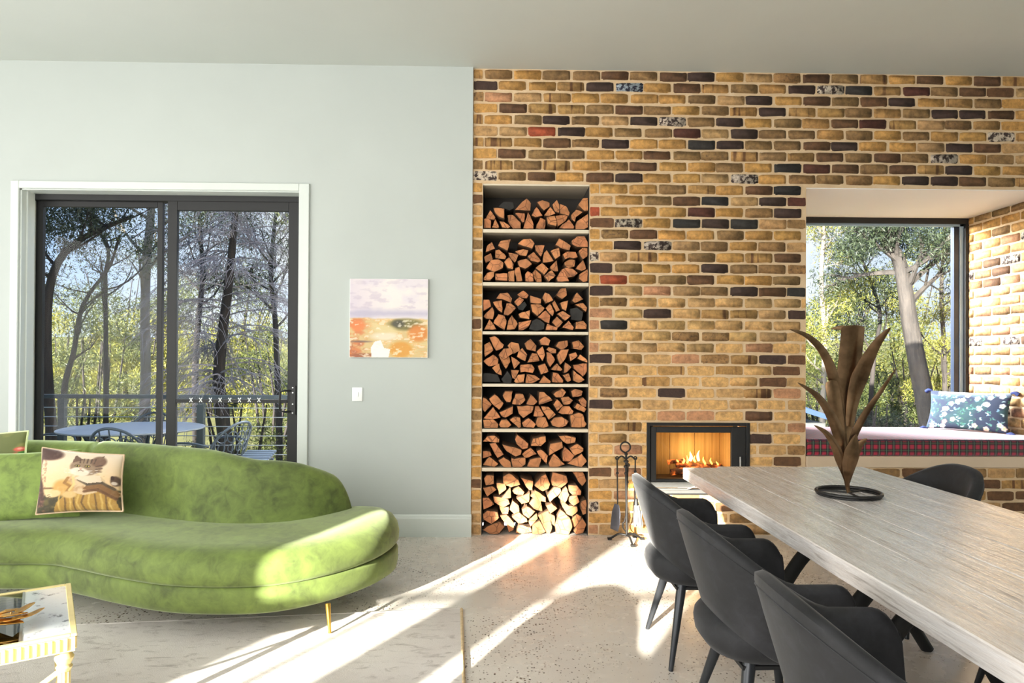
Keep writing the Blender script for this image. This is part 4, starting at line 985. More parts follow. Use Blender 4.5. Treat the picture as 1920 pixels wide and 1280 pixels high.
for (a0, a1, b0, b1) in ((0, WD, 0, .016), (0, WD, LN-.016, LN), (0, .016, .016, LN-.016), (WD-.016, WD, .016, LN-.016)):
    m = MB(); cbox(m, a0, a1, b0, b1, fz0, fz1)
    cbox(m, a0-.004, a1+.004, b0-.004, b1+.004, CTZ-.012, CTZ+.003) if False else None
    fl_ = m.build('fluted_frieze', MAT['gilt'], ct)
    fl_m = MB()
    along_b = (b1-b0) > (a1-a0); L = (b1-b0) if along_b else (a1-a0); n = int(L/.0215)
    for k in range(n):
        q = (k+.5)*L/n
        if along_b: aa = a0 if a0 < .1 else a1; cbox(fl_m, aa-.006, aa+.006, b0+q-.0065, b0+q+.0065, fz0+.006, fz1-.006)
        else: bb = b0 if b0 < .1 else b1; cbox(fl_m, a0+q-.0065, a0+q+.0065, bb-.006, bb+.006, fz0+.006, fz1-.006)
    fl_m.build('flutes', MAT['gilt'], fl_, bevel=.0025, kind='stuff')
m = MB()
for (a0, a1, b0, b1) in ((-.006, WD+.006, -.006, .014), (-.006, WD+.006, LN-.014, LN+.006), (-.006, .014, .014, LN-.014), (WD-.014, WD+.006, .014, LN-.014)): cbox(m, a0, a1, b0, b1, CTZ-.006, CTZ+.004)
m.build('rim', MAT['gilt'], ct, bevel=.002)
for a_ in (.03, WD-.03):
    for b_ in (.03, LN-.03):
        p = CT(a_, b_, 0); n = 20; R = []
        prof = [(.012, .016), (.016, .02), (.013, .03), (.016, .05)]+[(.0175+.0000*k, .06+.22*k/6) for k in range(7)]+[(.022, .285), (.026, .295), (.02, .303), (.028, .32), (.03, .328), (.024, .338), (.018, .344), (.02, .355)]
        for r_, z_ in prof:
            fl = .0022 if .055 < z_ < .282 else 0
            R.append([p+Vector(((r_+fl*(1 if j % 2 else -1))*cos(2*pi*j/n), (r_+fl*(1 if j % 2 else -1))*sin(2*pi*j/n), z_)) for j in range(n)])
        MB().rings(R).build('leg', MAT['gilt'], ct, smooth=40)
mid = CT(WD/2, LN/2, .17)
for a_ in (.03, WD-.03):
    for b_ in (.03, LN-.03):
        p = CT(a_, b_, .29); q = CT(lerp(a_, WD/2, .45), lerp(b_, LN/2, .5), .18)
        MB().tube(catmull([p, p.lerp(q, .5)+Vector((0, 0, -.045)), q, mid], 6), .009, 8).build('stretcher', MAT['gilt'], ct, smooth=60)
# gilded leaf spray lying on the glass
sp_ = thing('leaf_ornament', 'gilded spray of long pointed leaves lying on the glass coffee table', 'ornament', atz(40, 1150, CTZ))
gl = plain('gilded_bronze', S(206, 156, 78), .34, .85, var=.3, scale=14)
def blade(pts, wid, m, name, parent, up=Vector((0, 0, 1)), cupk=.25, n=18, thick=.0022):
    C = catmull(pts, max(3, n//(len(pts)-1))); k = len(C); R = []
    for i, c in enumerate(C):
        t = (C[min(i+1, k-1)]-C[max(i-1, 0)]).normalized(); s = t.cross(up); s = s.normalized() if s.length > 1e-5 else Vector((1, 0, 0)); nn = s.cross(t).normalized()
        u = i/(k-1); w = wid(u); ring = []
        for a, h in ((-1, cupk), (-.5, cupk*.35), (0, 0), (.5, cupk*.35), (1, cupk)): ring.append(c+s*(a*w)+nn*(h*w))
        for a, h in ((1, cupk), (.5, cupk*.35), (0, 0), (-.5, cupk*.35), (-1, cupk)): ring.append(c+s*(a*w)+nn*(h*w-thick))
        R.append(ring)
    return MB().rings(R).build(name, m, parent, smooth=50)
for k, (pa, pb, pc, h, w) in enumerate((((-20, 1162), (30, 1150), (66, 1128), .045, .017), ((-10, 1168), (50, 1156), (84, 1138), .03, .014), ((-30, 1160), (15, 1155), (52, 1148), .055, .02), ((-25, 1166), (20, 1164), (60, 1150), .02, .018), ((-30, 1170), (10, 1170), (45, 1166), .012, .02), ((-20, 1156), (10, 1148), (40, 1140), .04, .016))):
    p = [atz(pa[0], pa[1], CTZ+.012+.004*k), atz(pb[0], pb[1], CTZ+.012+h), atz(pc[0], pc[1], CTZ+.02+h*.55)]
    blade(p, (lambda w: lambda u: w*(.25+.75*sin(pi*min(1, .1+u*.9)))*(1 if u < .9 else (1-u)/.1+.03))(w), gl, 'leaf', sp_, cupk=.4)

# ------------------------------------------------------------------ dining table
TZ = .75; TX0 = atz(1280.7, 876.5, TZ).x; TYF = atz(1280.7, 876.5, TZ).y; TX1 = atz(1607, 872, TZ).x; TYN = 1.0
dt = thing('dining_table', 'long limewashed plank dining table on black splayed steel legs', 'table', ((TX0+TX1)/2, (TYF+TYN)/2, 0))
npl = 5; PW = (TX1-TX0)/npl
for i in range(npl):
    xa, xb = TX0+i*PW, TX0+(i+1)*PW; ye = TYF+(.0 if i == 0 else .04+.01*sin(i*2.1)); m = MB(); ny = 24; R = []
    for j in range(ny+1):
        y = lerp(TYN, ye, j/ny); wv = .0012*sin(j*1.7+i*3)
        l_ = .0 if i == 0 else .0006; r_ = .0 if i == npl-1 else .0006
        jl = rng.uniform(-.0015, .0015) if i == 0 else 0
        R.append([(xa+l_+jl, y, TZ-.062), (xb-r_, y, TZ-.062), (xb-r_, y, TZ-.003+wv*.3), (xb-r_-.003, y, TZ+wv*.3), (xa+l_+.003+jl, y, TZ+wv*.3), (xa+l_+jl, y, TZ-.004+wv*.3)])
    m.rings(R).build('plank', MAT['oak'], dt, smooth=30)
blk = MAT['black']; xc_ = (TX0+TX1)/2
MB().box((xc_-.3, 1.5, TZ-.075), (xc_+.3, 3.45, TZ-.062)).build('underframe', blk, dt)
for yk in (1.62, 2.40, 2.66, 3.20):
    for s in (-1, 1):
        pts = catmull([(xc_+s*.02, yk, TZ-.075), (xc_+s*.10, yk, .52), (xc_+s*.20, yk, .39), (xc_+s*.34, yk, .16), (xc_+s*.44, yk, .0)], 5)
        MB().tube(pts, [.04]*6+[.034]*8+[.028]*(len(pts)-14), 10, flat=.8).build('leg', blk, dt, smooth=50)

# ------------------------------------------------------------------ dining chairs
def make_chair(name, label, loc, rotz, group):
    t = thing(name, label, 'chair', (0, 0, 0), group)
    cv_ = MAT['charcoal_velvet']
    R = []
    fr_x = [.19, .187, .180, .168, .15, .13, .10, .07, .04, .02]
    us = [('a', x) for x in fr_x]+[('b', i/30) for i in range(31)]+[('c', x) for x in reversed(fr_x)]
    def plan(u):                              # along the U from the near arm front round the back to the far arm front
        if u[0] == 'a': return (u[1], -1.0, 0)
        if u[0] == 'c': return (u[1], 1.0, 0)
        return (None, pi/2+u[1]*pi, 0)
    for u in us:
        a = plan(u); front = False
        if a[0] is not None: x0, side = a[0], a[1]; th = None
        else: th = a[1]
        if th is None: xq = 0; depth = -x0
        zt_of = lambda xx: .655+(.16*((-xx)/.25)**1.25 if xx < 0 else 0)
        def posn(z):
            k = (z-.40)/.41; ax = .135+.125*k; by = .235+.055*min(1, k*1.4)
            if th is None: return Vector((x0, side*by, 0)), Vector((0, side, 0))
            # th from pi/2 (near side, y=-) to 3pi/2 (far)
            c, s_ = cos(th), -sin(th)
            ee = .82
            px = -abs(c)**ee*ax; py = math.copysign(abs(s_)**ee, s_)*by
            return Vector((px, py, 0)), Vector((c/ax, s_/by, 0)).normalized()
        xm = x0 if th is None else -abs(cos(th))*.26
        zt = zt_of(xm if th is not None else max(0, x0) if False else (0 if th is None else xm))
        zb = .375+(.09*min(1, (-xm/.26))**1.5 if xm < 0 else 0)
        thk = .058
        if th is None and x0 > .12: zt -= .07-sqrt(max(0, .07**2-(x0-.12)**2*.98))
        ring = []; M_ = 7
        kk = thk/2
        # outer up, over the top, inner down, under
        zs = [lerp(zb+.02, zt-kk, j/M_) for j in range(M_+1)]
        for z in zs:
            p, n = posn(z); ring.append(p+n*kk*(1+.0*z)+Vector((0, 0, z)))
        for a_ in (pi*.25, pi*.5, pi*.75):
            p, n = posn(zt); ring.append(p+n*kk*cos(a_)+Vector((0, 0, zt-kk+kk*sin(a_))))
        for z in reversed(zs):
            p, n = posn(z); ring.append(p-n*kk+Vector((0, 0, z)))
        p, n = posn(zb); ring.append(p+Vector((0, 0, zb)))
        if th is None and x0 > .185:
            pass
        R.append(ring)
    # rounded arm fronts
    def shrink(r, dx, k):
        c = sum(r, Vector())/len(r); return [c+(q-c)*Vector((1, k, 1 if k > .8 else .985)) if False else Vector((q.x+dx, c.y+(q.y-c.y)*k, c.z+(q.z-c.z)*(1-.02*(1-k)))) for q in r]
    R = [shrink(R[0], .006, .4), shrink(R[0], .004, .8)]+R+[shrink(R[-1], .004, .8), shrink(R[-1], .006, .4)]
    MB().rings(R).build('backrest_shell', cv_, t, smooth=60)
    # seam line round the outer face just under the rolled edge
    S_ = []
    for i in range(13, len(R)-13):
        r = R[i]; S_.append(r[7].lerp(r[6], .25)+(r[7]-r[12]).normalized()*.0012)
    MB().tube(S_, .0022, 5).build('seam_piping', cv_, t)
    # seat: padded top, bowl beneath
    R = []
    prof = [(.30, .325), (.62, .335), (.86, .358), (.97, .39), (1.0, .425), (.975, .455), (.9, .474), (.7, .485), (.35, .489)]
    n = 28
    for k, z in prof:
        ring = []
        for j in range(n):
            a = 2*pi*j/n; c, s_ = cos(a), sin(a); e_ = .8
            px = math.copysign(abs(c)**e_, c)*(.235 if c > 0 else .215); py = math.copysign(abs(s_)**e_, s_)*.218
            ring.append(Vector((px*k-.01, py*k, z)))
        R.append(ring)
    MB().rings(R).build('seat', cv_, t, smooth=60)
    for (tx, ty, bx, by) in ((-.09, -.13, -.165, -.235), (-.09, .13, -.165, .235), (.12, -.14, .175, -.225), (.12, .14, .175, .225)):
        a_, b_ = Vector((tx, ty, .345)), Vector((bx, by, 0))
        MB().tube([a_, a_.lerp(b_, .06), b_+Vector((0, 0, .004)), b_], [.022, .0225, .011, .0105], 14).build('leg', MAT['leg_metal'], t, smooth=50)
    MB().box((-.12, -.15, .325), (.14, .15, .338)).build('seat_bracket', MAT['black'], t)
    t.location = loc; t.rotation_euler = (0, 0, rotz); return t
MAT['leg_metal'] = plain('matte_black_metal', S(48, 50, 54), .36, .35, var=.06)
G_ = 'dining chairs around the long table'
chs = [(.935, 3.235, .0, 'charcoal velvet tub chair at the table, nearest the fireplace, in front of the hearth'),
       (.945, 2.435, .02, 'charcoal velvet tub chair in the middle of the three on the near side of table'),
       (.95, 1.675, -.02, 'charcoal velvet tub chair closest to viewer, cut off by the lower picture edge'),
       (2.20, 3.56, pi, 'charcoal velvet tub chair across the table, in front of the window bench'),
       (2.20, 2.62, pi, 'charcoal tub chair across table, only its leg seen under the table edge')]
base_ch = None
for i, (x, y, rz, lb) in enumerate(chs):
    if base_ch is None: base_ch = make_chair('dining_chair', lb, (x, y, 0), rz, G_)
    else: dup(base_ch, (x, y, 0), rz, lb, G_)

# ------------------------------------------------------------------ metal plant sculpture on the table
SY = 3.135
rc = atz(1591, 928.5, TZ)
SY = rc.y
sp = thing('plant_sculpture', 'bronze metal plant sculpture with long curved leaves on ring base, on table', 'sculpture', (rc.x, rc.y, TZ))
rr_ = .137
MB().tube([(rc.x+cos(a)*rr_, rc.y+sin(a)*rr_, TZ+.016) for a in [2*pi*i/48 for i in range(48)]], .0075, 8, loop=True).build('base_ring', MAT['iron'], sp, smooth=60)
MB().tube([(rc.x+cos(a)*(rr_-.004), rc.y+sin(a)*(rr_-.004), TZ+.005) for a in [2*pi*i/48 for i in range(48)]], .005, 8, loop=True).build('base_ring', MAT['iron'], sp, smooth=60)
for a in (.5, 2.6, 4.6): MB().tube([(rc.x, rc.y, TZ+.014), (rc.x+cos(a)*rr_, rc.y+sin(a)*rr_, TZ+.014)], .005, 6).build('spoke', MAT['iron'], sp)
def Q(px, py, dy=0): return at(px, py, SY+dy)
foot = Vector((rc.x, rc.y, TZ+.012))
MB().tube([foot, Q(1588, 905), Q(1586, 880), Q(1585, 850)], [.008, .011, .014, .012], 10).build('stem', MAT['bronze'], sp, smooth=60)
def px2m(p): return p*SY/1280
def prof_pt(w, tip=.35, base=.4, sq=0):
    def f(u):
        b = base+(1-base)*sstep(0, .45, u)
        t = 1 if u < 1-tip else max(.03, (1-(u-(1-tip))/tip)**(.75 if not sq else .25))
        return px2m(w)/2*b*t
    return f
LV = [([(1586, 850, .02), (1588, 770, .03), (1596, 690, .035), (1601, 640, .03), (1604, 609, .02)], prof_pt(46, .08, .55, 1), 'leaf'),
      ([(1594, 800, 0), (1604, 740, .01), (1622, 690, .0), (1645, 645, -.03), (1670, 614, -.06)], prof_pt(34, .6, .5), 'leaf'),
      ([(1584, 840, -.01), (1577, 770, -.02), (1564, 705, -.04), (1545, 660, -.08), (1515, 630, -.12), (1481, 617, -.16)], prof_pt(24, .7, .6), 'leaf'),
      ([(1594, 760, .06), (1600, 680, .09), (1600, 628, .12), (1584, 615, .18), (1557, 616, .25)], prof_pt(22, .5, .6), 'leaf'),
      ([(1582, 850, -.04), (1574, 800, -.05), (1566, 745, -.06), (1560, 712, -.05)], prof_pt(26, .14, .5, 1), 'leaf'),
      ([(1587, 880, -.02), (1577, 825, -.05), (1560, 780, -.08), (1533, 742, -.12), (1496, 717, -.15)], prof_pt(24, .7, .6), 'leaf'),
      ([(1590, 880, -.02), (1600, 825, -.04), (1622, 778, -.06), (1655, 730, -.08), (1681, 690, -.10)], prof_pt(15, .6, .8), 'leaf'),
      ([(1590, 908, -.01), (1581, 875, -.05), (1568, 838, -.08), (1550, 812, -.1), (1527, 797, -.12)], prof_pt(20, .65, .4), 'leaf'),
      ([(1590, 912, -.02), (1593, 880, -.06), (1600, 845, -.07), (1606, 814, -.06)], prof_pt(28, .35, .2), 'leaf'),
      ([(1591, 905, -.01), (1600, 870, -.02), (1610, 838, -.03), (1626, 822, -.05)], prof_pt(18, .4, .4), 'leaf')]
for pts, wf, nm in LV:
    blade([Q(x, y, d) for x, y, d in pts], wf, MAT['bronze'], nm, sp, up=Vector((0.05, -1, .02)), cupk=-.28, n=26, thick=.0025)

# ------------------------------------------------------------------ window bench
bn = thing('window_bench', 'pale timber bench ledge built across the window bay below tartan cushion', 'bench', ((BX0+RX)/2, D+.5, BZ0-.09))
zb_ = at(1800, 876.3, D).z
MB().box((BX0+.004, D-.012, zb_), (RX-.002, D+.03, BZ0)).build('fascia', MAT['bench_wood'], bn, bevel=.003)
MB().box((BX0+.004, D+.031, BZ0-.03), (RX-.002, WY+.015, BZ0)).build('seat_top', MAT['bench_wood'], bn)
tc_z1 = at(1700, 823.5, D).z
m = MB().box((BX0+.012, D+.0, BZ0+.003), (RX-.008, WY-.035, tc_z1))
tart = m.build('bench_cushion', MAT['tartan'], origin=(BX0, D, BZ0), bevel=.018, seg=3, smooth=40)
tag(tart, 'long red tartan seat cushion lying on the window bench', 'cushion')
ed = [(BX0+.02, D+.002, tc_z1-.008), (RX-.014, D+.002, tc_z1-.008)]
MB().tube(ed, .005, 6).build('piping', plain('dark_piping', S(40, 44, 62), .7), tart)
def floralcv(u, v):
    c = Canvas(u, v, (36, 48, 74)); r_ = random.Random(9); n = fbm(u, v, 6, 5, 31)
    c.put((n-.45)*4, (44, 84, 84), .8)
    for k in range(150):
        x, y, a = r_.random(), r_.random(), r_.random()*6.3; col = r_.choice([(70, 128, 112), (92, 150, 140), (170, 200, 212), (196, 216, 222), (58, 104, 84), (120, 160, 190)])
        L = r_.uniform(.02, .05); c.line([(x, y), (x+cos(a)*L*.6, y+sin(a)*L), (x+cos(a+.5)*L, y+sin(a+.5)*L*1.7)], r_.uniform(.005, .011), col, .95)
    for k in range(26):
        x, y = r_.random(), r_.random(); col = r_.choice([(222, 226, 228), (214, 142, 140), (232, 206, 186), (226, 230, 234)])
        for q in range(5): c.ell(x+.02*cos(q*1.256), y+.038*sin(q*1.256), .016, .026, col, 1, .4)
        c.ell(x, y, .009, .016, (226, 186, 96), 1, .4)
    c.put((v-.82)*6*(n > .4), (206, 218, 232), .55); return c
bl_, br_ = atz(1742, 801, tc_z1+.005), atz(1893, 813, tc_z1+.005)
nrm_ = Vector((-.84, -.54, 0))
top = Vector((0, 0, .345))-nrm_*.09
bl2 = bl_+nrm_*.06; br2 = br_+nrm_*.02
fcu = cushion('floral_cushion', 'dark blue floral cushion with corner tassels leaning at the bench end', 'cushion', (bl2+top, br2+top, br2, bl2), .11, print_fab, floralcv, plain('navy_backing', S(40, 50, 84), .8), N=110, sag=.06)
tas = plain('navy_tassel', S(38, 52, 104), .8, var=.2)
for p in (bl2+top, br2+top, bl2, br2):
    d_ = (p-(bl2+br2+top)/2).normalized(); d_.z = abs(d_.z)*.2
    MB().tube([p-d_*.02, p+d_*.01, p+d_*.02+Vector((0, 0, -.0)), p+d_*.045+Vector((0, 0, -.018))], [.006, .014, .017, .02], 9).build('tassel', tas, fcu, smooth=50)
shc = dup(base_ch, (-1.09, .6, .016), radians(-80), 'charcoal tub chair left of the viewer, seen only by its shadow on floor', G_)
shc.scale = (1.15, 1.15, 1.13)

# ------------------------------------------------------------------ deck, railing and garden furniture
DKZ = -.04
dk_ = MB().box((LX, D+.32, DKZ-.16), (.3, 7.62, DKZ-.03)).build('deck', MAT['deck'], kind=KS)
bme = MB().box((-.5, -.067, -.012), (.5, .067, .012)); mb_ = bpy.data.meshes.new('deck_board'); mb_.from_pydata(bme.v, [], bme.f); mb_.materials.append(MAT['deck'])
for k in range(14):
    o = link('deck_board', mb_, dk_); o.matrix_basis = Matrix.Translation(((LX+.3)/2, 5.74+k*.139, DKZ-.018)) @ Matrix.Diagonal((.3-LX, 1, 1, 1))
RY = 7.4
rl = thing('deck_railing', 'dark deck railing with thin steel wires beyond the sliding door', 'railing', (-3, RY, DKZ))
zr_ = at(250, 742, RY).z
MB().box((LX, RY-.03, zr_-.028), (.3, RY+.03, zr_+.014)).build('top_rail', MAT['rail'], rl, bevel=.004)
xp = at(117, 780, RY).x; dxp = at(377, 780, RY).x-xp
for k in range(-1, 4): MB().box((xp+k*dxp-.034, RY-.03, DKZ), (xp+k*dxp+.034, RY+.03, zr_-.028)).build('post', MAT['rail'], rl)
for k in range(9): MB().tube([(LX, RY, zr_-.125-k*.1), (.3, RY, zr_-.125-k*.1)], .0042, 6).build('wire', MAT['wire'], rl, smooth=60)

bp = MAT['bluepaint']
gt = thing('garden_table', 'round blue metal garden table standing on the deck behind the door', 'table', (at(250, 803, 6.5).x, 6.5, DKZ))
gx, gy = at(250, 803, 6.5).x, 6.5; gz = at(250, 803, 6.5).z
MB().lathe([(.0, gz-.012), (.60, gz-.012), (.62, gz-.004), (.62, gz+.006), (.60, gz+.012), (.0, gz+.008)], (gx, gy, 0), 48).build('tabletop', MAT['bluetop'], gt, smooth=40)
for k in range(4):
    a = pi/4+k*pi/2; c, s = cos(a), sin(a)
    MB().tube(catmull([(gx+c*.42, gy+s*.42, gz-.012), (gx+c*.3, gy+s*.3, gz-.25), (gx+c*.26, gy+s*.26, .3), (gx+c*.4, gy+s*.4, DKZ)], 6), .016, 8).build('leg', bp, gt, smooth=60)
def garden_chair(label):
    t = thing('garden_chair', label, 'chair', (0, 0, 0), 'blue wrought iron garden chairs'); z0 = 0
    m = MB(); m.tube([(cos(a)*.22, sin(a)*.22, .43) for a in [2*pi*i/28 for i in range(28)]], .012, 8, loop=True)
    m.build('seat_ring', bp, t, smooth=60)
    m = MB()
    for k in range(-4, 5):
        x = k*.045; L = sqrt(.22**2-x*x); m.box((x-.012, -L, .428), (x+.012, L, .434)); m.box((-L, x-.012, .424), (L, x+.012, .430))
    m.build('seat_lattice', bp, t)
    def bk(a, z): k = .25+.10*(z-.43)/.42; return Vector((-cos(a)*k, sin(a)*k, z))
    hoop = [bk(lerp(-1.05, 1.05, i/24), .43+.40*sin(pi*i/24)**.55) for i in range(25)]
    MB().tube(hoop, .012, 8).build('back_hoop', bp, t, smooth=60)
    m = MB()
    for k in range(-3, 4):
        a = k*.26; zt = .43+.40*max(.1, cos(a*1.45))**.55; m.tube([bk(a, .44), bk(a, zt)], .006, 6)
    for k in range(-2, 3):
        a0 = k*.3
        for zc, r_ in ((.70, .05), (.60, .035)):
            m.tube([bk(a0+cos(q)*r_/.33, zc+sin(q)*r_) for q in [2*pi*i/14 for i in range(14)]], .0055, 6, loop=True)
    m.build('back_scrollwork', bp, t, smooth=60)
    for s in (-1, 1):
        MB().tube(catmull([bk(s*.95, .62), Vector((-.02, s*.29, .65)), Vector((.2, s*.27, .62)), Vector((.2, s*.22, .43))], 6), .01, 8).build('arm', bp, t, smooth=60)
        for q in (-1, 1): MB().tube(catmull([Vector((q*.16, s*.15, .43)), Vector((q*.19, s*.18, .2)), Vector((q*.22, s*.21, 0))], 5), .011, 8).build('leg', bp, t, smooth=60)
    return t
gc = garden_chair('blue iron garden chair at far left, cut off by the dark door frame')
def gpos(px, y): return Vector((at(px, 800, y).x, y, DKZ))
gc.location = gpos(70, 6.6); gc.rotation_euler = (0, 0, .1)
dup(gc, gpos(262, 7.02), -pi/2, 'blue iron garden chair on the railing side of the round table')
dup(gc, gpos(246, 5.98), pi/2, 'blue iron garden chair with scrolled back nearest the door glass')
dup(gc, gpos(400, 6.4), pi-.35, 'blue iron garden chair right of the round table, behind right pane')
ls = thing('deck_stool', 'low blue slatted stool on the deck just above the sofa back', 'stool', gpos(486, 6.1))
sx_, sz_ = at(482, 860, 6.1).x, at(482, 862, 6.1).z
for k in range(6): MB().obox((sx_, 5.96+k*.05, sz_-.0+.012*k), (.13, 0, 0), (0, .019, .004), (0, -.002, .008)).build('slat', bp, ls)
for a in (-.1, .1):
    for b in (5.98, 6.2): MB().box((sx_+a-.014, b-.014, DKZ), (sx_+a+.014, b+.014, sz_)).build('leg', bp, ls)

# ------------------------------------------------------------------ ground and hillside
vs = []; fs = []; GN = 70
def gz_(x, y):
    b = -3.2+.05*(y-8)+.0035*max(0, y-18)**1.75*.5
    if x > 1: b += .25*min(4, x-1)*.3
    return b+.35*noise.noise(Vector((x*.09, y*.09, 3)))
for i in range(GN+1):
    for j in range(GN+1):
        x = lerp(-60, 70, i/GN); y = 5.7+(j/GN)**1.6*85; vs.append((x, y, gz_(x, y)))
for i in range(GN):
    for j in range(GN): o = i*(GN+1)+j; fs.append((o, o+GN+1, o+GN+2, o+1))
MB().add(vs, fs).build('ground', MAT['grass'], kind=KS, smooth=180)

# ------------------------------------------------------------------ trees
def leaves(name, clusters, m, parent, ln, seed, droop=.5):
    ln *= .62; clusters = [(c, rad, int(n*2.1)) for c, rad, n in clusters]
    r = np.random.default_rng(seed); C = []
    for (c, rad, n) in clusters:
        d = r.normal(size=(n, 3)); d /= np.linalg.norm(d, axis=1)[:, None]+1e-9
        C.append(np.array(c)+d*(rad*np.cbrt(r.random(n)))[:, None]*np.array([1, 1, .72]))
    P = np.concatenate(C); n = len(P)
    t = r.normal(size=(n, 3)); t[:, 2] -= droop*1.3; t /= np.linalg.norm(t, axis=1)[:, None]
    s = np.cross(t, r.normal(size=(n, 3))); s /= np.linalg.norm(s, axis=1)[:, None]+1e-9
    L = (ln*r.uniform(.6, 1.3, n))[:, None]; W = L*r.uniform(.13, .22, n)[:, None]
    V = np.stack([P-t*L, P+s*W-t*L*.1, P+t*L, P-s*W-t*L*.1], 1).reshape(-1, 3)
    me = bpy.data.meshes.new(name); me.vertices.add(4*n); me.vertices.foreach_set('co', V.ravel())
    me.loops.add(4*n); me.loops.foreach_set('vertex_index', np.arange(4*n)); me.polygons.add(n)
    me.polygons.foreach_set('loop_start', np.arange(0, 4*n, 4)); me.update(calc_edges=True); me.materials.append(m)
    return link(name, me, parent, kind='stuff')
def tree(label, trunk, r0, r1, brk, nb, blen, lm, ln, nleaf, crad, seed, f0=.4, up=.5, extra=(), droop=.5, name='gum_tree', cat_='tree'):
    r = random.Random(seed); T_ = catmull(trunk, 6); k = len(T_)
    b0 = T_[0]; g = gz_(b0.x, b0.y)
    if b0.z > g: T_ = [Vector((b0.x, b0.y, g-.1))]+T_; k += 1
    root = thing(name, label, cat_, Vector((b0.x, b0.y, g)), 'trees outside the windows')
    MB().tube(T_, [lerp(r0, r1, i/(k-1)) for i in range(k)], 9).build('trunk', brk, root, smooth=60)
    m = MB(); tips = []
    for b in range(nb):
        f = lerp(f0, .98, (b+r.random())/nb); i = min(k-2, int(f*(k-1))); p = T_[i]
        az = r.uniform(0, 2*pi); d = Vector((cos(az), sin(az)*.8, up+r.uniform(-.3, .5))).normalized(); L = blen*r.uniform(.6, 1.2)*(1.15-.5*f)
        pts = [p]; q = p.copy(); dd = d.copy()
        for s in range(5):
            dd = (dd+Vector((r.uniform(-.3, .3), r.uniform(-.3, .3), r.uniform(-.15, .3)))).normalized(); q = q+dd*L/5; pts.append(q.copy())
        rb = lerp(r0, r1, f)*.5; m.tube(pts, [lerp(rb, rb*.25, s/5) for s in range(6)], 5)
        tips.append(pts[-1])
        for sb in range(3):
            j = r.randint(2, 4); q = pts[j]; d2 = (dd+Vector((r.uniform(-1, 1), r.uniform(-1, 1), r.uniform(-.4, .7)))).normalized()
            e_ = q+d2*L*.4; m.tube([q, q.lerp(e_, .5)+Vector((0, 0, r.uniform(-.05, .08))), e_], [rb*.4, rb*.3, rb*.15], 4); tips.append(e_)
    if m.v: m.build('branches', brk, root, smooth=60)
    if nleaf:
        per = max(6, nleaf//(len(tips)+1e-9).__int__()) if tips else 0
        cl = [(tuple(t), crad*r.uniform(.6, 1.25), per) for t in tips]+[(tuple(c), rr, n) for c, rr, n in extra]
        leaves('leaves', cl, lm, root, ln, seed, droop)
    return root
def tp(Y, *pp): return [at(x, y, Y+(dy[0] if dy else 0)) for x, y, *dy in pp]
BG, BD, BP = MAT['bark_grey'], MAT['bark_dark'], MAT['bark_pale']; LD, LM_, LY = MAT['leaf_dark'], MAT['leaf_mid'], MAT['leaf_yellow']
# seen through the sliding door
tree('leaning dark gum at the left edge of the left door pane', tp(11, (96, 800), (88, 680), (90, 560), (110, 490), (150, 450), (200, 425), (250, 405)), .085, .03, BD, 12, 1.0, LD, .07, 2600, .42, 3, .3, extra=[(tuple(at(130, 430, 11)), .55, 900), (tuple(at(90, 400, 11)), .5, 700)])
tree('thin forked tree with curved pale stem in the left door pane', tp(12, (116, 800), (122, 720), (138, 660), (150, 590), (168, 550), (205, 500), (225, 440)), .055, .02, BG, 12, 1.0, LM_, .06, 1100, .4, 4, .3)
tree('slim straight dark-stemmed tree in the middle of left door pane', tp(13, (198, 810), (199, 700), (198, 600), (197, 520), (203, 470), (180, 420), (170, 370)), .05, .02, BD, 12, 1.2, LM_, .06, 1300, .45, 5, .35)
tree('tall pale-barked gum beside the central door frame', tp(15, (270, 820), (273, 700), (272, 580), (276, 480), (283, 400), (287, 330), (288, 250)), .115, .06, BP, 11, 2.0, LD, .075, 2400, .55, 6, .35)
tree('gum with round dark crown high in the right door pane', tp(17, (368, 820), (366, 700), (372, 600), (380, 520), (376, 440), (372, 380)), .09, .04, BD, 16, 1.9, LD, .085, 5200, .6, 7, .5)
tree('leafy gum at the right edge of the right door pane', tp(18, (524, 820), (520, 700), (516, 600), (508, 520), (512, 450), (520, 380)), .09, .04, BG, 16, 1.7, LD, .085, 4200, .55, 8, .4)
tree('grey gum standing beyond the plastered wall, hidden right of the door', tp(17, (640, 820), (636, 700), (642, 560), (636, 460), (640, 380)), .1, .05, BG, 14, 1.8, LM_, .085, 3000, .55, 9, .4)
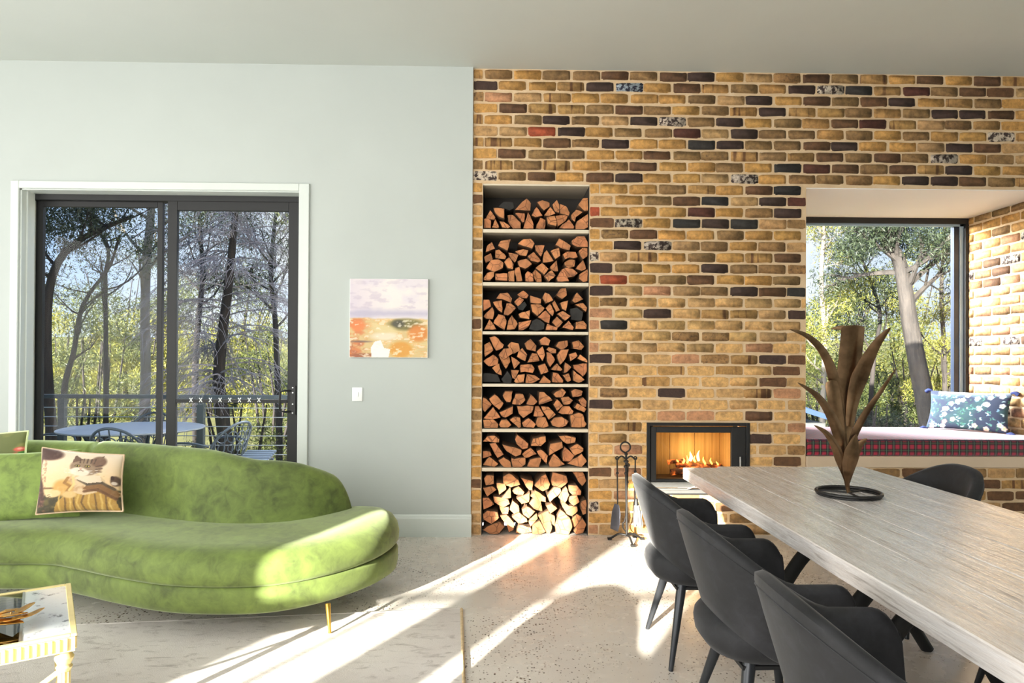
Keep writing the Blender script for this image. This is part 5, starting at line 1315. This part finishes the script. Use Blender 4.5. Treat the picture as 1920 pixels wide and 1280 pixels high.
# the bare drooping tree
def bare_tree():
    r = random.Random(21); Y = 12
    T_ = catmull(tp(Y, (424, 830), (414, 760), (411, 700), (418, 620), (428, 540), (436, 460), (442, 390), (446, 330)), 6); k = len(T_); g = gz_(T_[0].x, Y)
    root = thing('bare_tree', 'leafless tree with masses of drooping grey twigs in right door pane', 'tree', (T_[0].x, Y, g), 'trees outside the windows')
    T_ = [Vector((T_[0].x, Y, g-.1))]+T_; k += 1
    MB().tube(T_, [lerp(.13, .035, i/(k-1)) for i in range(k)], 9).build('trunk', MAT['bark_dark'], root, smooth=60)
    mbr, mtw = MB(), MB()
    for b in range(84):
        f = lerp(.22, .99, (b+r.random())/84); p = T_[min(k-1, int(f*(k-1)))]
        az = r.uniform(0, 2*pi); L = r.uniform(.9, 1.75)*(1.25-.55*f); d = Vector((cos(az), sin(az), .42)).normalized(); pts = [p]; q = p.copy()
        for s in range(6):
            d = (d+Vector((r.uniform(-.2, .2), r.uniform(-.2, .2), -.17+r.uniform(-.08, .14)))).normalized(); q = q+d*L/6; pts.append(q.copy())
        rb = .019*(1.15-f*.7); mbr.tube(pts, [lerp(rb, .005, s/6) for s in range(7)], 5)
        for tw in range(24):
            j = r.randint(1, 6); q = pts[j]; d2 = (d+Vector((r.uniform(-1.2, 1.2), r.uniform(-1.2, 1.2), r.uniform(-.5, .6)))).normalized(); l2 = r.uniform(.3, .75); tpts = [q]
            for s in range(3): d2 = (d2+Vector((r.uniform(-.25, .25), r.uniform(-.25, .25), -.22))).normalized(); q = q+d2*l2/3; tpts.append(q.copy())
            mtw.tube(tpts, [.0052, .0046, .004, .003], 3, cap=False)
    mbr.build('branches', MAT['twig'], root, smooth=60); mtw.build('twigs', MAT['twig'], root, kind='stuff')
bare_tree()
# seen through the bay window
tree('big grey gum with thick leaning trunk in the bay window', tp(13, (1752, 860), (1738, 770), (1722, 690), (1705, 600), (1695, 530), (1682, 480), (1655, 440), (1630, 390)), .19, .09, BG, 14, 1.7, LD, .085, 4200, .5, 31, .5, extra=[(tuple(at(1640, 440, 13)), .55, 1100), (tuple(at(1730, 440, 13.3)), .7, 1300), (tuple(at(1600, 470, 12.7)), .4, 500)])
tree('feathery yellow-green tree at the left side of the bay window', tp(14.5, (1540, 880), (1543, 760), (1546, 640), (1540, 520), (1545, 430), (1542, 350)), .07, .03, BP, 18, 1.0, LY, .07, 4200, .45, 32, .25, droop=.2)
tree('thin crooked dark tree between trunk and left side of the bay window', tp(16, (1628, 860), (1632, 760), (1640, 660), (1650, 590), (1630, 520), (1610, 470), (1600, 400)), .06, .025, BD, 15, 1.5, LD, .075, 2600, .45, 33, .3)
tree('bright yellow-leaved tree at the right side of the bay window', tp(17, (1775, 880), (1772, 760), (1770, 650), (1765, 560), (1768, 480), (1772, 400)), .07, .03, BG, 18, 1.3, LY, .085, 3600, .5, 34, .3)
tree('tall dark gum standing far right, behind the bay window frame', tp(15, (1850, 880), (1846, 760), (1850, 640), (1840, 520), (1835, 420), (1838, 330)), .1, .05, BD, 14, 1.9, LD, .085, 3000, .55, 35, .4)
sh_lab = {-1: ['pale yellow bush low on hillside at far left of door view', 'rounded green bush behind the thin stems in left door pane', 'yellow-green bush on the hill behind the pale gum', 'sunlit bush behind the bare tree in right door pane', 'olive bush low at the right of right door pane', 'large hazy bush on the skyline left of the central frame', 'tall bush on skyline behind the bare tree top', 'green scrub close beneath the deck railing on the left', 'dark scrub close beneath railing under the bare tree', 'wide hill bush hidden behind the wall right of the door'],
          1: ['olive bush low at the left of the bay window view', 'dense bush behind the base of the leaning trunk', 'sunlit bush at the right low corner of bay window', 'tall pale bush on the skyline in the bay window', 'high green bush behind the yellow tree in bay window', 'dark bush low in the middle of the bay window']}
def bush(label, px, py, Y, w, h, m, n, ln, seed):
    c = at(px, py, Y); g = gz_(c.x, Y); root = thing('bush', label, 'bush', (c.x, Y, g), 'bushes on the hillside'); r = random.Random(seed)
    mb = MB()
    for k in range(7):
        e_ = Vector((c.x+r.uniform(-w, w)*.6, Y+r.uniform(-.5, .5), c.z+r.uniform(0, h)*.5)); mb.tube([Vector((c.x+r.uniform(-.2, .2)*w, Y, g-.1)), Vector((c.x, Y, g)).lerp(e_, .5)+Vector((r.uniform(-.2, .2), 0, .1)), e_], [.06, .045, .015], 5)
    mb.build('stems', BD, root, smooth=60)
    cl = []
    for k in range(26):
        x = r.uniform(-1, 1); z = r.uniform(0, 1)*(1-x*x*.5); cl.append(((c.x+x*w, Y+r.uniform(-.6, .6)*w*.5, lerp(g, c.z+h, z)), w*r.uniform(.22, .4), n//26))
    leaves('leaves', cl, m, root, ln, seed, .3)
L_ = sh_lab[-1]
for i, a_ in enumerate(((110, 640, 34, 3.1, 1.1, LY, 6200, .18), (185, 640, 20, 1.6, .6, LM_, 4200, .11), (262, 600, 36, 3.2, 1.1, LY, 6200, .18), (410, 600, 35, 3.4, 1.1, LY, 6600, .18), (515, 640, 22, 1.9, .8, LM_, 4600, .12), (215, 520, 38, 5.0, 1.2, LM_, 6500, .22), (440, 500, 40, 5.5, 1.4, LM_, 7000, .23), (160, 760, 12, 1.2, .3, LM_, 3600, .07), (450, 770, 13.5, 1.5, .3, LM_, 4200, .07), (660, 600, 30, 3.6, 1.0, LM_, 4000, .18))): bush(L_[i], *a_, 50+i)
L_ = sh_lab[1]
for i, a_ in enumerate(((1545, 700, 19, 1.7, .6, LM_, 5200, .11), (1700, 680, 21, 1.8, .8, LM_, 5200, .12), (1780, 700, 19, 1.4, .6, LY, 4200, .11), (1690, 540, 36, 4.2, 1.0, LY, 6000, .2), (1580, 520, 32, 3.2, 1.0, LM_, 5600, .19), (1640, 770, 15, 1.3, .4, LD, 4200, .09))): bush(L_[i], *a_, 70+i)
# neighbouring shed roof
a_, b_ = at(1488, 762, 10.5), at(1562, 783, 10.5)
shd = thing('shed', 'small pale shed with blue metal roof at lower left of bay window', 'shed', ((a_.x+b_.x)/2, 11, gz_(a_.x, 11)))
MB().add([(a_.x-1.4, 10.3, a_.z-.1), (a_.x, 10.3, a_.z+.02), (b_.x, 10.3, b_.z), (a_.x-1.4, 12.5, a_.z+.15), (a_.x, 12.5, a_.z+.27), (b_.x, 12.5, b_.z+.2),
          (a_.x-1.4, 10.3, a_.z-.17), (a_.x, 10.3, a_.z-.05), (b_.x, 10.3, b_.z-.07), (a_.x-1.4, 12.5, a_.z+.08), (a_.x, 12.5, a_.z+.2), (b_.x, 12.5, b_.z+.13)],
         [(0, 1, 4, 3), (1, 2, 5, 4), (6, 9, 10, 7), (7, 10, 11, 8), (0, 6, 7, 1), (1, 7, 8, 2), (2, 8, 11, 5), (3, 4, 10, 9), (4, 5, 11, 10), (0, 3, 9, 6)]).build('roof', MAT['roofblue'], shd)
MB().box((a_.x-1.3, 10.5, gz_(a_.x, 11)-.2), (b_.x-.12, 12.4, b_.z-.08)).build('walls', MAT['soffit'], shd)
